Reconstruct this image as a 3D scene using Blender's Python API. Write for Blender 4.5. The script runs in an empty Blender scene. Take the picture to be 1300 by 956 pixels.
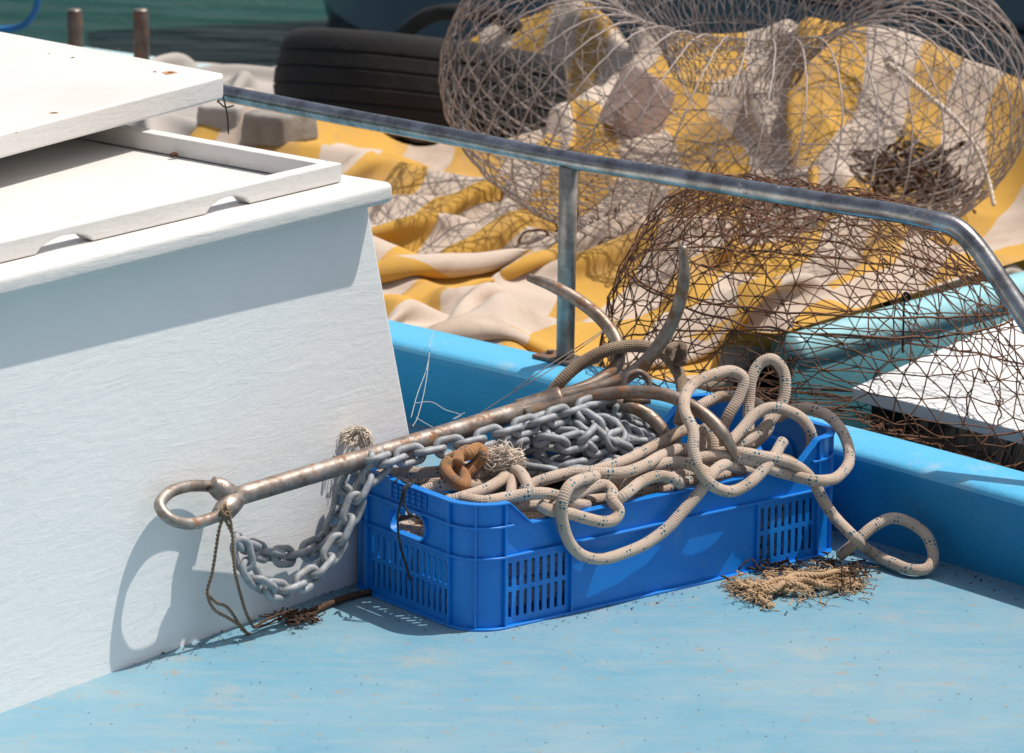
import bpy, bmesh, math, random
import numpy as np
from mathutils import Vector, Matrix, noise

random.seed(7)
R = math.radians
scene = bpy.context.scene
col = scene.collection

# ------------------------------------------------------------------ camera
PITCH, ROLL, FPX, CH = 0.2465842, 0.0093576, 5019.5, 1.479627
cam_d = bpy.data.cameras.new("camera")
cam = bpy.data.objects.new("camera", cam_d)
col.objects.link(cam)
scene.camera = cam
cam_d.sensor_width = 36
cam_d.lens = 36 * FPX / 1300
cam_d.clip_end = 600
cam_d.clip_start = 0.1
cam_d.dof.use_dof = True
cam_d.dof.focus_distance = 5.0
cam_d.dof.aperture_fstop = 13
_fw = Vector((0, math.cos(PITCH), -math.sin(PITCH)))
_up = Vector((0, math.sin(PITCH), math.cos(PITCH)))
_rt = Vector((1, 0, 0))
_r2 = _rt * math.cos(ROLL) + _up * math.sin(ROLL)
_u2 = -_rt * math.sin(ROLL) + _up * math.cos(ROLL)
cam.matrix_world = Matrix(((_r2.x, _u2.x, -_fw.x, 0), (_r2.y, _u2.y, -_fw.y, 0), (_r2.z, _u2.z, -_fw.z, CH), (0, 0, 0, 1)))

# planes: deck house face (H) and crate near side (C); offset measured outwards from each
PLH = (0.8, -0.6, -3.037)
AZ = 0.66495
PLC = (math.sin(AZ), -math.cos(AZ), -3.632)

def at(px, py, z=None, y=None, pl=None, off=0.0):
    a, b = px - 650, 478 - py
    d = _fw + _r2 * (a / FPX) + _u2 * (b / FPX)
    o = Vector((0, 0, CH))
    if z is not None:
        t = (z - o.z) / d.z
    elif y is not None:
        t = y / d.y
    else:
        t = (pl[2] + off) / (d.x * pl[0] + d.y * pl[1])
    return o + d * t

def pts(s):
    """'px,py,z.15; px,py,y4.9; px,py,h.02; px,py,c.01' -> list of points in the place"""
    out = []
    for q in s.replace('\n', ' ').split(';'):
        q = q.strip()
        if not q:
            continue
        a, b, c = [w.strip() for w in q.split(',')]
        m, v = c[0], float(c[1:])
        if m == 'z': out.append(at(float(a), float(b), z=v))
        elif m == 'y': out.append(at(float(a), float(b), y=v))
        elif m == 'h': out.append(at(float(a), float(b), pl=PLH, off=v))
        elif m == 'c': out.append(at(float(a), float(b), pl=PLC, off=v))
    return out

# ------------------------------------------------------------------ naming
def tag(o, label=None, cat=None, group=None, kind=None):
    if label: o['label'] = label
    if cat: o['category'] = cat
    if group: o['group'] = group
    if kind: o['kind'] = kind
    return o

def empty(name, loc, label, cat, group=None):
    o = bpy.data.objects.new(name, None)
    col.objects.link(o)
    o.location = loc
    o.empty_display_size = 0.1
    return tag(o, label, cat, group)

# ------------------------------------------------------------------ mesh builder
class MB:
    def __init__(s):
        s.v, s.f, s.uv = [], [], {}
    def add(s, vs, fs, uvs=None):
        n = len(s.v)
        s.v += [tuple(p) for p in vs]
        for i, f in enumerate(fs):
            if uvs: s.uv[len(s.f)] = uvs[i]
            s.f.append(tuple(k + n for k in f))
    def build(s, name, mat, parent=None, smooth=True, bevel=0, segs=2, loc=None):
        me = bpy.data.meshes.new(name)
        vs = s.v
        base = Vector((0, 0, 0))
        if parent is not None:
            base = parent.matrix_basis.translation if parent.parent is None else parent.matrix_basis.translation + parent.parent.matrix_basis.translation
        elif loc is not None:
            base = Vector(loc)
        vs = [(p[0] - base.x, p[1] - base.y, p[2] - base.z) for p in vs]
        me.from_pydata(vs, [], s.f)
        if s.uv:
            ul = me.uv_layers.new(name='UVMap')
            for i, p in enumerate(me.polygons):
                u = s.uv.get(i)
                if u:
                    for k, li in enumerate(p.loop_indices):
                        ul.data[li].uv = u[k]
        me.materials.append(mat)
        if smooth:
            me.polygons.foreach_set('use_smooth', [True] * len(me.polygons))
        me.validate()
        me.update()
        o = bpy.data.objects.new(name, me)
        col.objects.link(o)
        if parent is not None:
            o.parent = parent
        elif loc is not None:
            o.location = base
        if bevel:
            m = o.modifiers.new('bevel', 'BEVEL')
            m.width = bevel; m.segments = segs; m.limit_method = 'ANGLE'; m.angle_limit = R(35)
            m.harden_normals = False
            w = o.modifiers.new('wn', 'WEIGHTED_NORMAL'); w.keep_sharp = True
        return o

def catmull(P, n=8, closed=False):
    P = [Vector(p) for p in P]
    out = []
    N = len(P)
    rng = range(N) if closed else range(N - 1)
    for i in rng:
        if closed:
            a, b, c, d = P[(i - 1) % N], P[i], P[(i + 1) % N], P[(i + 2) % N]
        else:
            b, c = P[i], P[i + 1]
            a = P[i - 1] if i > 0 else b * 2 - c
            d = P[i + 2] if i + 2 < N else c * 2 - b
        # centripetal-ish
        t0 = 0; t1 = t0 + max((b - a).length, 1e-6) ** .5; t2 = t1 + max((c - b).length, 1e-6) ** .5; t3 = t2 + max((d - c).length, 1e-6) ** .5
        for k in range(n):
            t = t1 + (t2 - t1) * k / n
            A1 = a * ((t1 - t) / (t1 - t0)) + b * ((t - t0) / (t1 - t0))
            A2 = b * ((t2 - t) / (t2 - t1)) + c * ((t - t1) / (t2 - t1))
            A3 = c * ((t3 - t) / (t3 - t2)) + d * ((t - t2) / (t3 - t2))
            B1 = A1 * ((t2 - t) / (t2 - t0)) + A2 * ((t - t0) / (t2 - t0))
            B2 = A2 * ((t3 - t) / (t3 - t1)) + A3 * ((t - t1) / (t3 - t1))
            out.append(B1 * ((t2 - t) / (t2 - t1)) + B2 * ((t - t1) / (t2 - t1)))
    if not closed:
        out.append(P[-1])
    return out

def resample(P, step):
    out = [P[0].copy()]
    acc = 0.0
    for i in range(1, len(P)):
        a, b = P[i - 1], P[i]
        L = (b - a).length
        if L < 1e-9: continue
        t = step - acc
        while t <= L:
            out.append(a.lerp(b, t / L))
            t += step
        acc = (acc + L) % step if step else 0
    return out

def tube(mb, path, r, segs=8, closed=False, cap=True, twist=0.0):
    """r may be a number or a list; uv = (length in metres, angle 0..1)"""
    n = len(path)
    rad = r if isinstance(r, (list, tuple)) else [r] * n
    tang = []
    for i in range(n):
        if closed: t = path[(i + 1) % n] - path[i - 1]
        else: t = path[min(i + 1, n - 1)] - path[max(i - 1, 0)]
        if t.length < 1e-9: t = tang[-1] if tang else Vector((0, 0, 1))
        tang.append(t.normalized())
    ref = Vector((0, 0, 1)) if abs(tang[0].z) < .9 else Vector((1, 0, 0))
    u = (ref - tang[0] * ref.dot(tang[0])).normalized()
    rings = []; L = 0; Ls = []
    for i in range(n):
        if i:
            u = (u - tang[i] * u.dot(tang[i]))
            u = u.normalized() if u.length > 1e-9 else tang[i].orthogonal().normalized()
            L += (path[i] - path[i - 1]).length
        Ls.append(L)
        w = tang[i].cross(u)
        ring = []
        for k in range(segs):
            a = 2 * math.pi * k / segs + twist * L
            ring.append(path[i] + (u * math.cos(a) + w * math.sin(a)) * rad[i])
        rings.append(ring)
    vs = [p for rg in rings for p in rg]
    fs = []; uvs = []
    for i in range(n if closed else n - 1):
        j = (i + 1) % n
        l1 = Ls[j] if j else L + (path[0] - path[-1]).length
        for k in range(segs):
            k2 = (k + 1) % segs
            fs.append((i * segs + k, i * segs + k2, j * segs + k2, j * segs + k))
            uvs.append(((Ls[i], k / segs), (Ls[i], (k + 1) / segs), (l1, (k + 1) / segs), (l1, k / segs)))
    if cap and not closed:
        fs.append(tuple(range(segs))[::-1]); uvs.append([(0, 0)] * segs)
        fs.append(tuple((n - 1) * segs + k for k in range(segs))); uvs.append([(L, 0)] * segs)
    mb.add(vs, fs, uvs)

def hexa(mb, b, t):
    """b, t: four bottom and four top corners, counter-clockwise seen from above"""
    mb.add(list(b) + list(t), [(3, 2, 1, 0), (4, 5, 6, 7), (0, 1, 5, 4), (1, 2, 6, 5), (2, 3, 7, 6), (3, 0, 4, 7)])

def prism(mb, poly, z0, z1):
    n = len(poly)
    mb.add([(p[0], p[1], z0) for p in poly] + [(p[0], p[1], z1) for p in poly],
           [tuple(range(n))[::-1], tuple(range(n, 2 * n))] + [(i, (i + 1) % n, n + (i + 1) % n, n + i) for i in range(n)])

# ------------------------------------------------------------------ materials
def nt_mat(name):
    m = bpy.data.materials.new(name); m.use_nodes = True
    nt = m.node_tree
    b = nt.nodes['Principled BSDF']
    return m, nt, b

class NB:
    """small node helper"""
    def __init__(s, nt): s.nt = nt; s.l = nt.links
    def n(s, t, **kw):
        x = s.nt.nodes.new(t)
        for k, v in kw.items(): setattr(x, k, v)
        return x
    def coord(s, kind='Object', scale=(1, 1, 1), rot=(0, 0, 0)):
        c = s.n('ShaderNodeTexCoord'); mp = s.n('ShaderNodeMapping')
        mp.inputs['Scale'].default_value = scale; mp.inputs['Rotation'].default_value = rot
        s.l.new(c.outputs[kind], mp.inputs['Vector']); return mp.outputs[0]
    def noise(s, vec, scale=5, detail=4, rough=.5, dist=0):
        x = s.n('ShaderNodeTexNoise'); x.inputs['Scale'].default_value = scale; x.inputs['Detail'].default_value = detail
        x.inputs['Roughness'].default_value = rough; x.inputs['Distortion'].default_value = dist
        if vec is not None: s.l.new(vec, x.inputs['Vector'])
        return x.outputs['Fac']
    def vor(s, vec, scale=5, feat='F1', out='Distance'):
        x = s.n('ShaderNodeTexVoronoi'); x.feature = feat; x.inputs['Scale'].default_value = scale
        if vec is not None: s.l.new(vec, x.inputs['Vector'])
        return x.outputs[out]
    def ramp(s, fac, stops, interp='LINEAR'):
        x = s.n('ShaderNodeValToRGB'); cr = x.color_ramp; cr.interpolation = interp
        while len(cr.elements) > 1: cr.elements.remove(cr.elements[-1])
        for i, (p, c) in enumerate(stops):
            e = cr.elements[0] if i == 0 else cr.elements.new(p)
            e.position = p; e.color = (c[0], c[1], c[2], 1) if not isinstance(c, (int, float)) else (c, c, c, 1)
        s.l.new(fac, x.inputs['Fac']); return x.outputs['Color']
    def mix(s, fac, a, b, mode='MIX'):
        x = s.n('ShaderNodeMix', data_type='RGBA', blend_type=mode)
        for i, v in ((0, fac), (6, a), (7, b)):
            if isinstance(v, (int, float)): x.inputs[i].default_value = v
            elif isinstance(v, tuple): x.inputs[i].default_value = (*v, 1)
            else: s.l.new(v, x.inputs[i])
        return x.outputs[2]
    def math(s, op, a, b=None, c=None):
        x = s.n('ShaderNodeMath', operation=op)
        for i, v in enumerate((a, b, c)):
            if v is None: continue
            if isinstance(v, (int, float)): x.inputs[i].default_value = v
            else: s.l.new(v, x.inputs[i])
        return x.outputs[0]
    def bump(s, h, strength=.3, dist=.002, prev=None):
        x = s.n('ShaderNodeBump'); x.inputs['Strength'].default_value = strength; x.inputs['Distance'].default_value = dist
        s.l.new(h, x.inputs['Height'])
        if prev is not None: s.l.new(prev, x.inputs['Normal'])
        return x.outputs[0]

def paint(name, base, dirt=(.45, .38, .28), rough=.5, dirt_lo=.62, dirt_hi=.75, brush=.25, specks=.0, tint=None, gscale=1, rot=(0, 0, 0)):
    m, nt, b = nt_mat(name); q = NB(nt)
    v = q.coord('Object')
    big = q.noise(v, 3 * gscale, 6, .6)
    t2 = tint or tuple(c * .86 for c in base)
    c = q.mix(q.ramp(big, [(.35, 0), (.65, 1)]), base, t2)
    n2 = q.noise(v, 14 * gscale, 8, .68)
    msk = q.ramp(n2, [(dirt_lo, 0), (dirt_hi, 1)])
    c = q.mix(msk, c, dirt)
    if specks:
        vo = q.vor(v, 38 * gscale)
        pick = q.noise(v, 9 * gscale, 2)
        sp = q.math('MULTIPLY', q.math('LESS_THAN', vo, .10), q.math('GREATER_THAN', pick, 1 - specks))
        c = q.mix(sp, c, (.10, .05, .025))
    nt.links.new(c, b.inputs['Base Color'])
    b.inputs['Roughness'].default_value = rough
    bv = q.coord('Object', (6, 6, 34), rot)
    br = q.noise(bv, 2.0, 10, .74, 1.2)
    h = q.math('ADD', q.math('MULTIPLY', br, .8), q.math('MULTIPLY', q.noise(v, 60, 5, .6), .5))
    nt.links.new(q.bump(h, brush, .0035), b.inputs['Normal'])
    return m

def simple(name, base, rough=.5, metal=0, nscale=30, var=.25, bump=.1, bd=.001, dark=None):
    m, nt, b = nt_mat(name); q = NB(nt)
    v = q.coord('Object')
    n = q.noise(v, nscale, 6, .6)
    c = q.mix(q.ramp(n, [(.35, 0), (.68, 1)]), base, dark or tuple(x * (1 - var) for x in base))
    nt.links.new(c, b.inputs['Base Color'])
    b.inputs['Roughness'].default_value = rough; b.inputs['Metallic'].default_value = metal
    nt.links.new(q.bump(q.noise(v, nscale * 4, 5), bump, bd), b.inputs['Normal'])
    return m

def metal_mat(name, base, stain, rust, rough=.32, rust_lo=.58, metal=.9, nsc=22):
    m, nt, b = nt_mat(name); q = NB(nt)
    v = q.coord('Object')
    n = q.noise(v, nsc, 8, .7)
    c = q.mix(q.ramp(n, [(.4, 0), (.62, 1)]), base, stain)
    n2 = q.noise(q.coord('Object', (1, 1, 1), (.4, .8, .2)), nsc * 1.4, 6, .7)
    rm = q.ramp(n2, [(rust_lo, 0), (rust_lo + .09, 1)])
    c = q.mix(rm, c, rust)
    nt.links.new(c, b.inputs['Base Color'])
    nt.links.new(q.math('SUBTRACT', metal, q.math('MULTIPLY', rm, metal * .9)), b.inputs['Metallic'])
    rr = q.math('ADD', rough, q.math('MULTIPLY', q.noise(v, 90, 5, .7), .3))
    nt.links.new(q.math('ADD', rr, q.math('MULTIPLY', rm, .3)), b.inputs['Roughness'])
    nt.links.new(q.bump(q.noise(v, 160, 6, .7), .25, .001), b.inputs['Normal'])
    return m

def rope_mat(name, base, dirt, fleck=None, rough=.85, L=.0062, k=13, dirt_lo=.45):
    m, nt, b = nt_mat(name); q = NB(nt)
    uv = q.n('ShaderNodeTexCoord').outputs['UV']
    sx = q.n('ShaderNodeSeparateXYZ'); nt.links.new(uv, sx.inputs[0])
    u, v = sx.outputs[0], sx.outputs[1]
    ul = q.math('MULTIPLY', u, 2 * math.pi / L)
    vk = q.math('MULTIPLY', v, 2 * math.pi * k)
    a = q.math('SINE', q.math('ADD', ul, vk)); c2 = q.math('SINE', q.math('SUBTRACT', ul, vk))
    braid = q.math('MULTIPLY', a, c2)
    vo = q.coord('Object')
    dn = q.noise(vo, 11, 6, .6)
    c = q.mix(q.ramp(dn, [(dirt_lo, 0), (dirt_lo + .25, 1)]), base, dirt)
    c = q.mix(q.ramp(braid, [(0, .22), (.5, 0)]), c, tuple(x * .6 for x in dirt))
    if fleck:
        u2 = q.math('MULTIPLY', u, 1 / .030); 
        ph = q.math('FRACT', q.math('ADD', u2, q.math('MULTIPLY', v, 1.0)))
        hel = q.math('MULTIPLY', q.math('LESS_THAN', ph, .34), q.math('GREATER_THAN', ph, .02))
        ul3 = q.math('MULTIPLY', u, 2 * math.pi / .0110); vk3 = q.math('MULTIPLY', v, 2 * math.pi * 4)
        d3 = q.math('MULTIPLY', q.math('SINE', q.math('ADD', ul3, vk3)), q.math('SINE', q.math('SUBTRACT', ul3, vk3)))
        dots = q.math('GREATER_THAN', d3, .30)
        ch = q.math('GREATER_THAN', q.noise(vo, 55, 2), .47)
        c = q.mix(q.math('MULTIPLY', q.math('MULTIPLY', hel, dots), ch), c, fleck)
    nt.links.new(c, b.inputs['Base Color'])
    b.inputs['Roughness'].default_value = rough
    try: b.inputs['Sheen Weight'].default_value = .15
    except Exception: pass
    h = q.math('ADD', q.math('MULTIPLY', braid, .6), q.math('MULTIPLY', q.noise(vo, 500, 3), .6))
    nt.links.new(q.bump(h, .7, .0012), b.inputs['Normal'])
    return m

def deck_mat():
    m, nt, b = nt_mat('deck_paint'); q = NB(nt)
    v = q.coord('Object'); vs_ = q.coord('Object', (1, 1, 1), (0, 0, .35))
    c = q.mix(q.ramp(q.noise(v, 2.6, 9, .68), [(.38, 0), (.62, 1)]), (.122, .285, .38), (.195, .325, .385))
    st = q.coord('Object', (3, 14, 1), (0, 0, .1))
    c = q.mix(q.ramp(q.noise(st, 2.2, 9, .72), [(.48, 0), (.70, .5)]), c, (.30, .34, .34))
    c = q.mix(q.ramp(q.noise(v, 7, 10, .74), [(.57, 0), (.70, .45)]), c, (.38, .33, .27))
    c = q.mix(q.ramp(q.noise(v, 34, 8, .75, .5), [(.585, 0), (.64, .65)]), c, (.30, .24, .17))
    c = q.mix(q.ramp(q.noise(v, 22, 6, .7), [(.30, .55), (.38, 0)]), c, (.16, .36, .48))
    vo = q.vor(v, 30); pk = q.noise(v, 8, 2)
    c = q.mix(q.math('MULTIPLY', q.math('LESS_THAN', vo, .05), q.math('GREATER_THAN', pk, .55)), c, (.07, .045, .03))
    nt.links.new(c, b.inputs['Base Color'])
    nt.links.new(q.math('ADD', .38, q.math('MULTIPLY', q.noise(v, 12, 6, .7), .35)), b.inputs['Roughness'])
    h = q.math('ADD', q.noise(v, 14, 8, .7), q.math('MULTIPLY', q.noise(v, 120, 5, .7), .25))
    nt.links.new(q.bump(h, .35, .004), b.inputs['Normal'])
    return m

M = {}
M['white'] = paint('white_paint', (.71, .685, .65), (.55, .44, .32), .42, .64, .80, .45, .09, (.64, .61, .57))
M['white_board'] = paint('white_board', (.84, .83, .80), (.6, .5, .4), .4, .75, .9, .1)
M['house'] = paint('house_paint', (.86, .845, .82), (.62, .59, .55), .38, .64, .80, .34, .08, (.80, .79, .77), 1, (0, .12, 0))
M['deck'] = deck_mat()
M['gunwale'] = paint('gunwale_paint', (.018, .27, .50), (.10, .22, .30), .38, .60, .80, .45, .10, (.014, .23, .44))  # side wall: its shadow side is put into a darker blue
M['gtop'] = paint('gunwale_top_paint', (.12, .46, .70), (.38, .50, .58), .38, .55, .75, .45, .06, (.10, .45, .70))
M['cyan'] = paint('cyan_paint', (.30, .56, .60), (.5, .55, .5), .4, .62, .8, .2, 0)
M['palecyan'] = paint('pale_cyan_paint', (.50, .69, .69), (.6, .6, .5), .5, .62, .8, .2, 0)
M['teal'] = paint('teal_paint', (.05, .22, .26), (.10, .2, .2), .5, .62, .8, .2, 0)
M['slate'] = simple('slate_hull_paint', (.16, .22, .26), .35, 0, 2, .2, .02)
M['navy'] = simple('navy_hull_paint', (.012, .025, .05), .35, 0, 2, .2, .02)
M['black'] = simple('black_rubber', (.007, .007, .008), .9, 0, 14, .3, .5, .003, (.016, .014, .012))
M['dark'] = simple('shade_black', (.02, .02, .02), .8, 0, 20, .3, .2)  # near-black colour standing in for shade in gaps and the cockpit well
M['steel'] = metal_mat('weathered_steel', (.52, .50, .48), (.24, .215, .20), (.36, .28, .19), .08, .62, 1.0)
M['steel2'] = metal_mat('anchor_steel', (.40, .35, .31), (.19, .145, .115), (.24, .11, .05), .32, .54, .8, 34)
M['post'] = metal_mat('post_metal', (.46, .41, .36), (.26, .22, .18), (.34, .24, .15), .22, .60, .55, 30)
M['fluke'] = metal_mat('browned_steel', (.33, .265, .215), (.17, .12, .09), (.24, .11, .05), .34, .53, .7, 34)
M['zinc'] = metal_mat('galvanised_zinc', (.37, .38, .395), (.22, .225, .235), (.36, .30, .24), .5, .60, .25, 60)
M['stake'] = metal_mat('rusty_pipe', (.20, .16, .14), (.13, .09, .07), (.22, .10, .05), .45, .52, .6)
M['crate'] = None
M['rope'] = rope_mat('braided_rope', (.60, .465, .365), (.40, .265, .165), (.012, .12, .17), dirt_lo=.48)
M['oldrope'] = rope_mat('old_rope', (.38, .28, .19), (.16, .10, .06), None, .9, .0065, 10, .35)
M['rustrope'] = rope_mat('rusty_rope', (.48, .23, .08), (.32, .14, .05), (.10, .12, .12), dirt_lo=.35)
M['twine'] = simple('natural_twine', (.30, .20, .12), .9, 0, 60, .4, .5, .001)
M['fibre'] = simple('frayed_fibre', (.52, .36, .21), .9, 0, 40, .45, .3, .001, (.28, .17, .09))
M['palefibre'] = simple('pale_frayed_fibre', (.78, .66, .54), .9, 0, 40, .3, .3, .001)
M['weed'] = simple('dried_seaweed', (.10, .045, .02), .8, 0, 40, .6, .5)
M['rustwire'] = simple('rusty_wire', (.085, .034, .018), .75, .2, 60, .55, .5, .0006, (.20, .085, .035))
M['zincwire'] = simple('dull_wire', (.24, .20, .185), .6, .3, 60, .35, .4, .0006)
M['zinchoop'] = simple('pale_wire', (.46, .38, .34), .6, .15, 60, .35, .4, .0006)
M['cord'] = simple('black_cord', (.012, .012, .012), .7, 0, 60, .3, .3)
M['line'] = simple('pale_line', (.55, .55, .52), .4, 0, 60, .2, .1)
M['bluerope'] = simple('blue_rope', (.01, .16, .42), .6, 0, 60, .3, .3)
M['concrete'] = simple('concrete', (.30, .27, .235), .9, 0, 18, .35, .5, .004)
M['terracotta'] = simple('weathered_block', (.40, .29, .25), .9, 0, 10, .3, .4, .003)
M['greycloth'] = simple('grey_canvas', (.42, .38, .345), .9, 0, 6, .2, .3, .003)

def plastic():
    m, nt, b = nt_mat('blue_crate_plastic'); q = NB(nt)
    v = q.coord('Object')
    n = q.noise(v, 16, 6, .6)
    c = q.mix(q.ramp(n, [(.4, 0), (.7, 1)]), (.004, .185, .62), (.006, .21, .64))
    du = q.ramp(q.noise(v, 38, 9, .76), [(.56, 0), (.70, 1)])
    c = q.mix(q.math('MULTIPLY', du, .30), c, (.16, .26, .42))
    sc = q.ramp(q.noise(q.coord('Object', (1, 1, 9), (.5, .2, 0)), 60, 4, .8), [(.66, 0), (.70, 1)])
    c = q.mix(q.math('MULTIPLY', sc, .35), c, (.30, .42, .60))
    nt.links.new(c, b.inputs['Base Color'])
    b.inputs['Roughness'].default_value = .34
    nt.links.new(q.bump(q.noise(v, 120, 4), .05, .001), b.inputs['Normal'])
    return m
M['crate'] = plastic()

def cloth_mat():
    m, nt, b = nt_mat('striped_cloth'); q = NB(nt)
    uv = q.n('ShaderNodeTexCoord').outputs['UV']
    sx = q.n('ShaderNodeSeparateXYZ'); nt.links.new(uv, sx.inputs[0])
    f = q.math('FRACT', q.math('MULTIPLY', sx.outputs[0], 1 / .25))
    st = q.math('LESS_THAN', f, .5)
    vo = q.coord('Object')
    yel = q.mix(q.noise(vo, 4, 5), (.50, .265, .035), (.60, .34, .06))
    whi = q.mix(q.noise(vo, 3, 5), (.60, .49, .40), (.46, .365, .29))
    c = q.mix(st, whi, yel)
    dn = q.ramp(q.noise(vo, 5, 8, .68), [(.48, 0), (.66, 1)])
    c = q.mix(q.math('MULTIPLY', dn, .6), c, (.30, .19, .11))
    nt.links.new(c, b.inputs['Base Color'])
    b.inputs['Roughness'].default_value = .85
    wv = q.math('MULTIPLY', q.math('SINE', q.math('MULTIPLY', sx.outputs[0], 3500)), q.math('SINE', q.math('MULTIPLY', sx.outputs[1], 3500)))
    h = q.math('ADD', q.math('MULTIPLY', wv, .2), q.noise(vo, 45, 6, .6))
    nt.links.new(q.bump(h, .35, .004), b.inputs['Normal'])
    return m
M['cloth'] = cloth_mat()

def water_mat():
    m, nt, b = nt_mat('harbour_water'); q = NB(nt)
    v = q.coord('Object', (1, 2.2, 1))
    c = q.mix(q.noise(q.coord('Object'), .8, 4), (.003, .062, .045), (.003, .034, .032))
    nt.links.new(c, b.inputs['Base Color'])
    b.inputs['Roughness'].default_value = .25
    b.inputs['IOR'].default_value = 1.33; b.inputs['Specular IOR Level'].default_value = .10
    nt.links.new(q.bump(q.noise(v, 2.2, 6, .55, .6), 1.0, .16), b.inputs['Normal'])
    return m
M['water'] = water_mat()

# ------------------------------------------------------------------ world and sun
SUNV = Vector((.447, .10, 1)).normalized()
world = bpy.data.worlds.new("World"); scene.world = world; world.use_nodes = True
wn = world.node_tree
bg = wn.nodes['Background']
sky = wn.nodes.new('ShaderNodeTexSky'); sky.sky_type = 'NISHITA'; sky.sun_disc = False
elev = math.asin(SUNV.z); azim = math.atan2(SUNV.x, SUNV.y)
sky.sun_elevation = elev; sky.sun_rotation = azim
sky.air_density = 1.0; sky.dust_density = 3.0; sky.ozone_density = 1.0
hs = wn.nodes.new('ShaderNodeHueSaturation'); hs.inputs['Saturation'].default_value = .72
wn.links.new(sky.outputs[0], hs.inputs['Color']); wn.links.new(hs.outputs[0], bg.inputs[0]); bg.inputs[1].default_value = .11
sd = bpy.data.lights.new('sun', 'SUN'); sd.energy = 4.5; sd.angle = R(.53); sd.color = (1, .955, .89)
so = bpy.data.objects.new('sun', sd); col.objects.link(so)
so.location = SUNV * 20
so.rotation_euler = SUNV.to_track_quat('Z', 'Y').to_euler()
scene.view_settings.view_transform = 'Standard'; scene.view_settings.look = 'None'
scene.view_settings.gamma = 1; scene.view_settings.exposure = 0.0
scene.render.resolution_x = 1024; scene.render.resolution_y = 753

# ------------------------------------------------------------------ water
mb = MB()
S = 400
mb.add([(-S, -50, -.42), (S, -50, -.42), (S, S, -.42), (-S, S, -.42)], [(0, 1, 2, 3)])
tag(mb.build('water', M['water'], smooth=False), kind='structure')

# ------------------------------------------------------------------ gunwale line
GT = .122
near = [Vector((p[0], p[1] + .072)) for p in [(-1.9, 6.95), (-1.2, 6.42), (-.6, 5.90), (-.167, 5.505), (.022, 5.335), (.23, 5.145), (.433, 4.94), (.627, 4.725), (.9, 4.39), (1.2, 3.95), (1.5, 3.4), (1.7, 2.8)]]
nearc = catmull([p.to_3d() for p in near], 10)
def offs(line, d, z):
    out = []
    for i, p in enumerate(line):
        t = (line[min(i + 1, len(line) - 1)] - line[max(i - 1, 0)]).normalized()
        n = Vector((-t.y, t.x, 0))   # outwards, away from the camera
        out.append(Vector((p.x + n.x * d, p.y + n.y * d, z)))
    return out
mb = MB()
# cross-section: (offset outwards, z)
sec = [(.030, -.05), (.028, .002), (.018, .030), (.006, .10), (.002, GT - .012), (.006, GT - .003), (.014, GT), (.094, GT), (.104, GT - .004), (.108, GT - .014), (.106, -.30), (.06, -.42), (.03, -.05)]
rows = [offs(nearc, d, z) for d, z in sec[:-1]]
n = len(nearc)
def sheet(rows, closed=False):
    vs = [p for r_ in rows for p in r_]; m_ = len(rows); fs = []
    for i in range(m_ if closed else m_ - 1):
        j = (i + 1) % m_
        for k in range(n - 1):
            fs.append((i * n + k, i * n + k + 1, j * n + k + 1, j * n + k))
    return vs, fs
vs, fs = sheet(rows, True)
gw = MB(); gw.add(vs, [f[::-1] for f in fs])
gun = empty('gunwale', (.2, 5.2, 0), 'sky blue painted boat gunwale wall running diagonally behind the blue crate', 'gunwale')
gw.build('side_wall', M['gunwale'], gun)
# cap in a lighter blue than the shade-darkened side: a thin skin over the top
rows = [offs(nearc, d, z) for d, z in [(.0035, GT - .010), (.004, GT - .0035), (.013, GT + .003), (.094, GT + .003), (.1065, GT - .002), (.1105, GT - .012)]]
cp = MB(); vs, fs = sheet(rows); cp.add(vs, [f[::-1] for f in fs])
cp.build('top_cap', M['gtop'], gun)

# ------------------------------------------------------------------ deck
mb = MB()
edge = offs(nearc, .035, 0)
N = 90
# deck sheet as a fine strip mesh with slight unevenness
vsd = []; fsd = []
K = 70
for i, p in enumerate(edge):
    for k in range(K + 1):
        t = k / K
        q_ = Vector((p.x - t * 0.55 * (p.x + 2.2) * .0, p.y, 0)).lerp(Vector((p.x * 1.0 - .9, -1.0, 0)), t ** 1.6)
        z = .0015 * (noise.noise(Vector((q_.x * 3, q_.y * 3, 0))))
        vsd.append((q_.x, q_.y, z if k else 0.003))
for i in range(len(edge) - 1):
    for k in range(K):
        a = i * (K + 1) + k
        fsd.append((a, a + 1, a + K + 2, a + K + 1))
mb.add(vsd, fsd)
tag(mb.build('deck', M['deck']), kind='structure')

# ------------------------------------------------------------------ deck house (white hatch box)
UD = Vector((.6, .8, 0)); ND = Vector((.8, -.6, 0))
def un(u, nn, z): return UD * u + ND * nn + Vector((0, 0, z))
house = empty('hatch_box', un(3.2, -3.5, 0), 'large white painted wooden hatch box on the deck left of the blue crate', 'hatch box')
U0 = 2.35; NB_ = -4.15
ZL = .488
mb = MB()
hexa(mb, [un(U0, -3.030, -.01), un(3.885, -3.037, -.01), un(3.885, NB_, -.01), un(U0, NB_, -.01)][::1],
     [un(U0, -3.037, ZL), un(3.752, -3.040, ZL), un(3.752, NB_, ZL), un(U0, NB_, ZL)])
# subdivide-friendly: bevel only
mb.build('body', M['house'], house, bevel=.006, segs=3)
mb = MB()
hexa(mb, [un(U0 - .03, -3.012, ZL + .001), un(3.762, -3.006, ZL + .001), un(3.785, NB_ - .03, ZL + .001), un(U0 - .03, NB_ - .03, ZL + .001)],
     [un(U0 - .03, -3.012, ZL + .028), un(3.762, -3.006, ZL + .028), un(3.785, NB_ - .03, ZL + .028), un(U0 - .03, NB_ - .03, ZL + .028)])
mb.build('ledge', M['white'], house, bevel=.009, segs=4)
ZT = ZL + .029; ZC = ZT + .024
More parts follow.
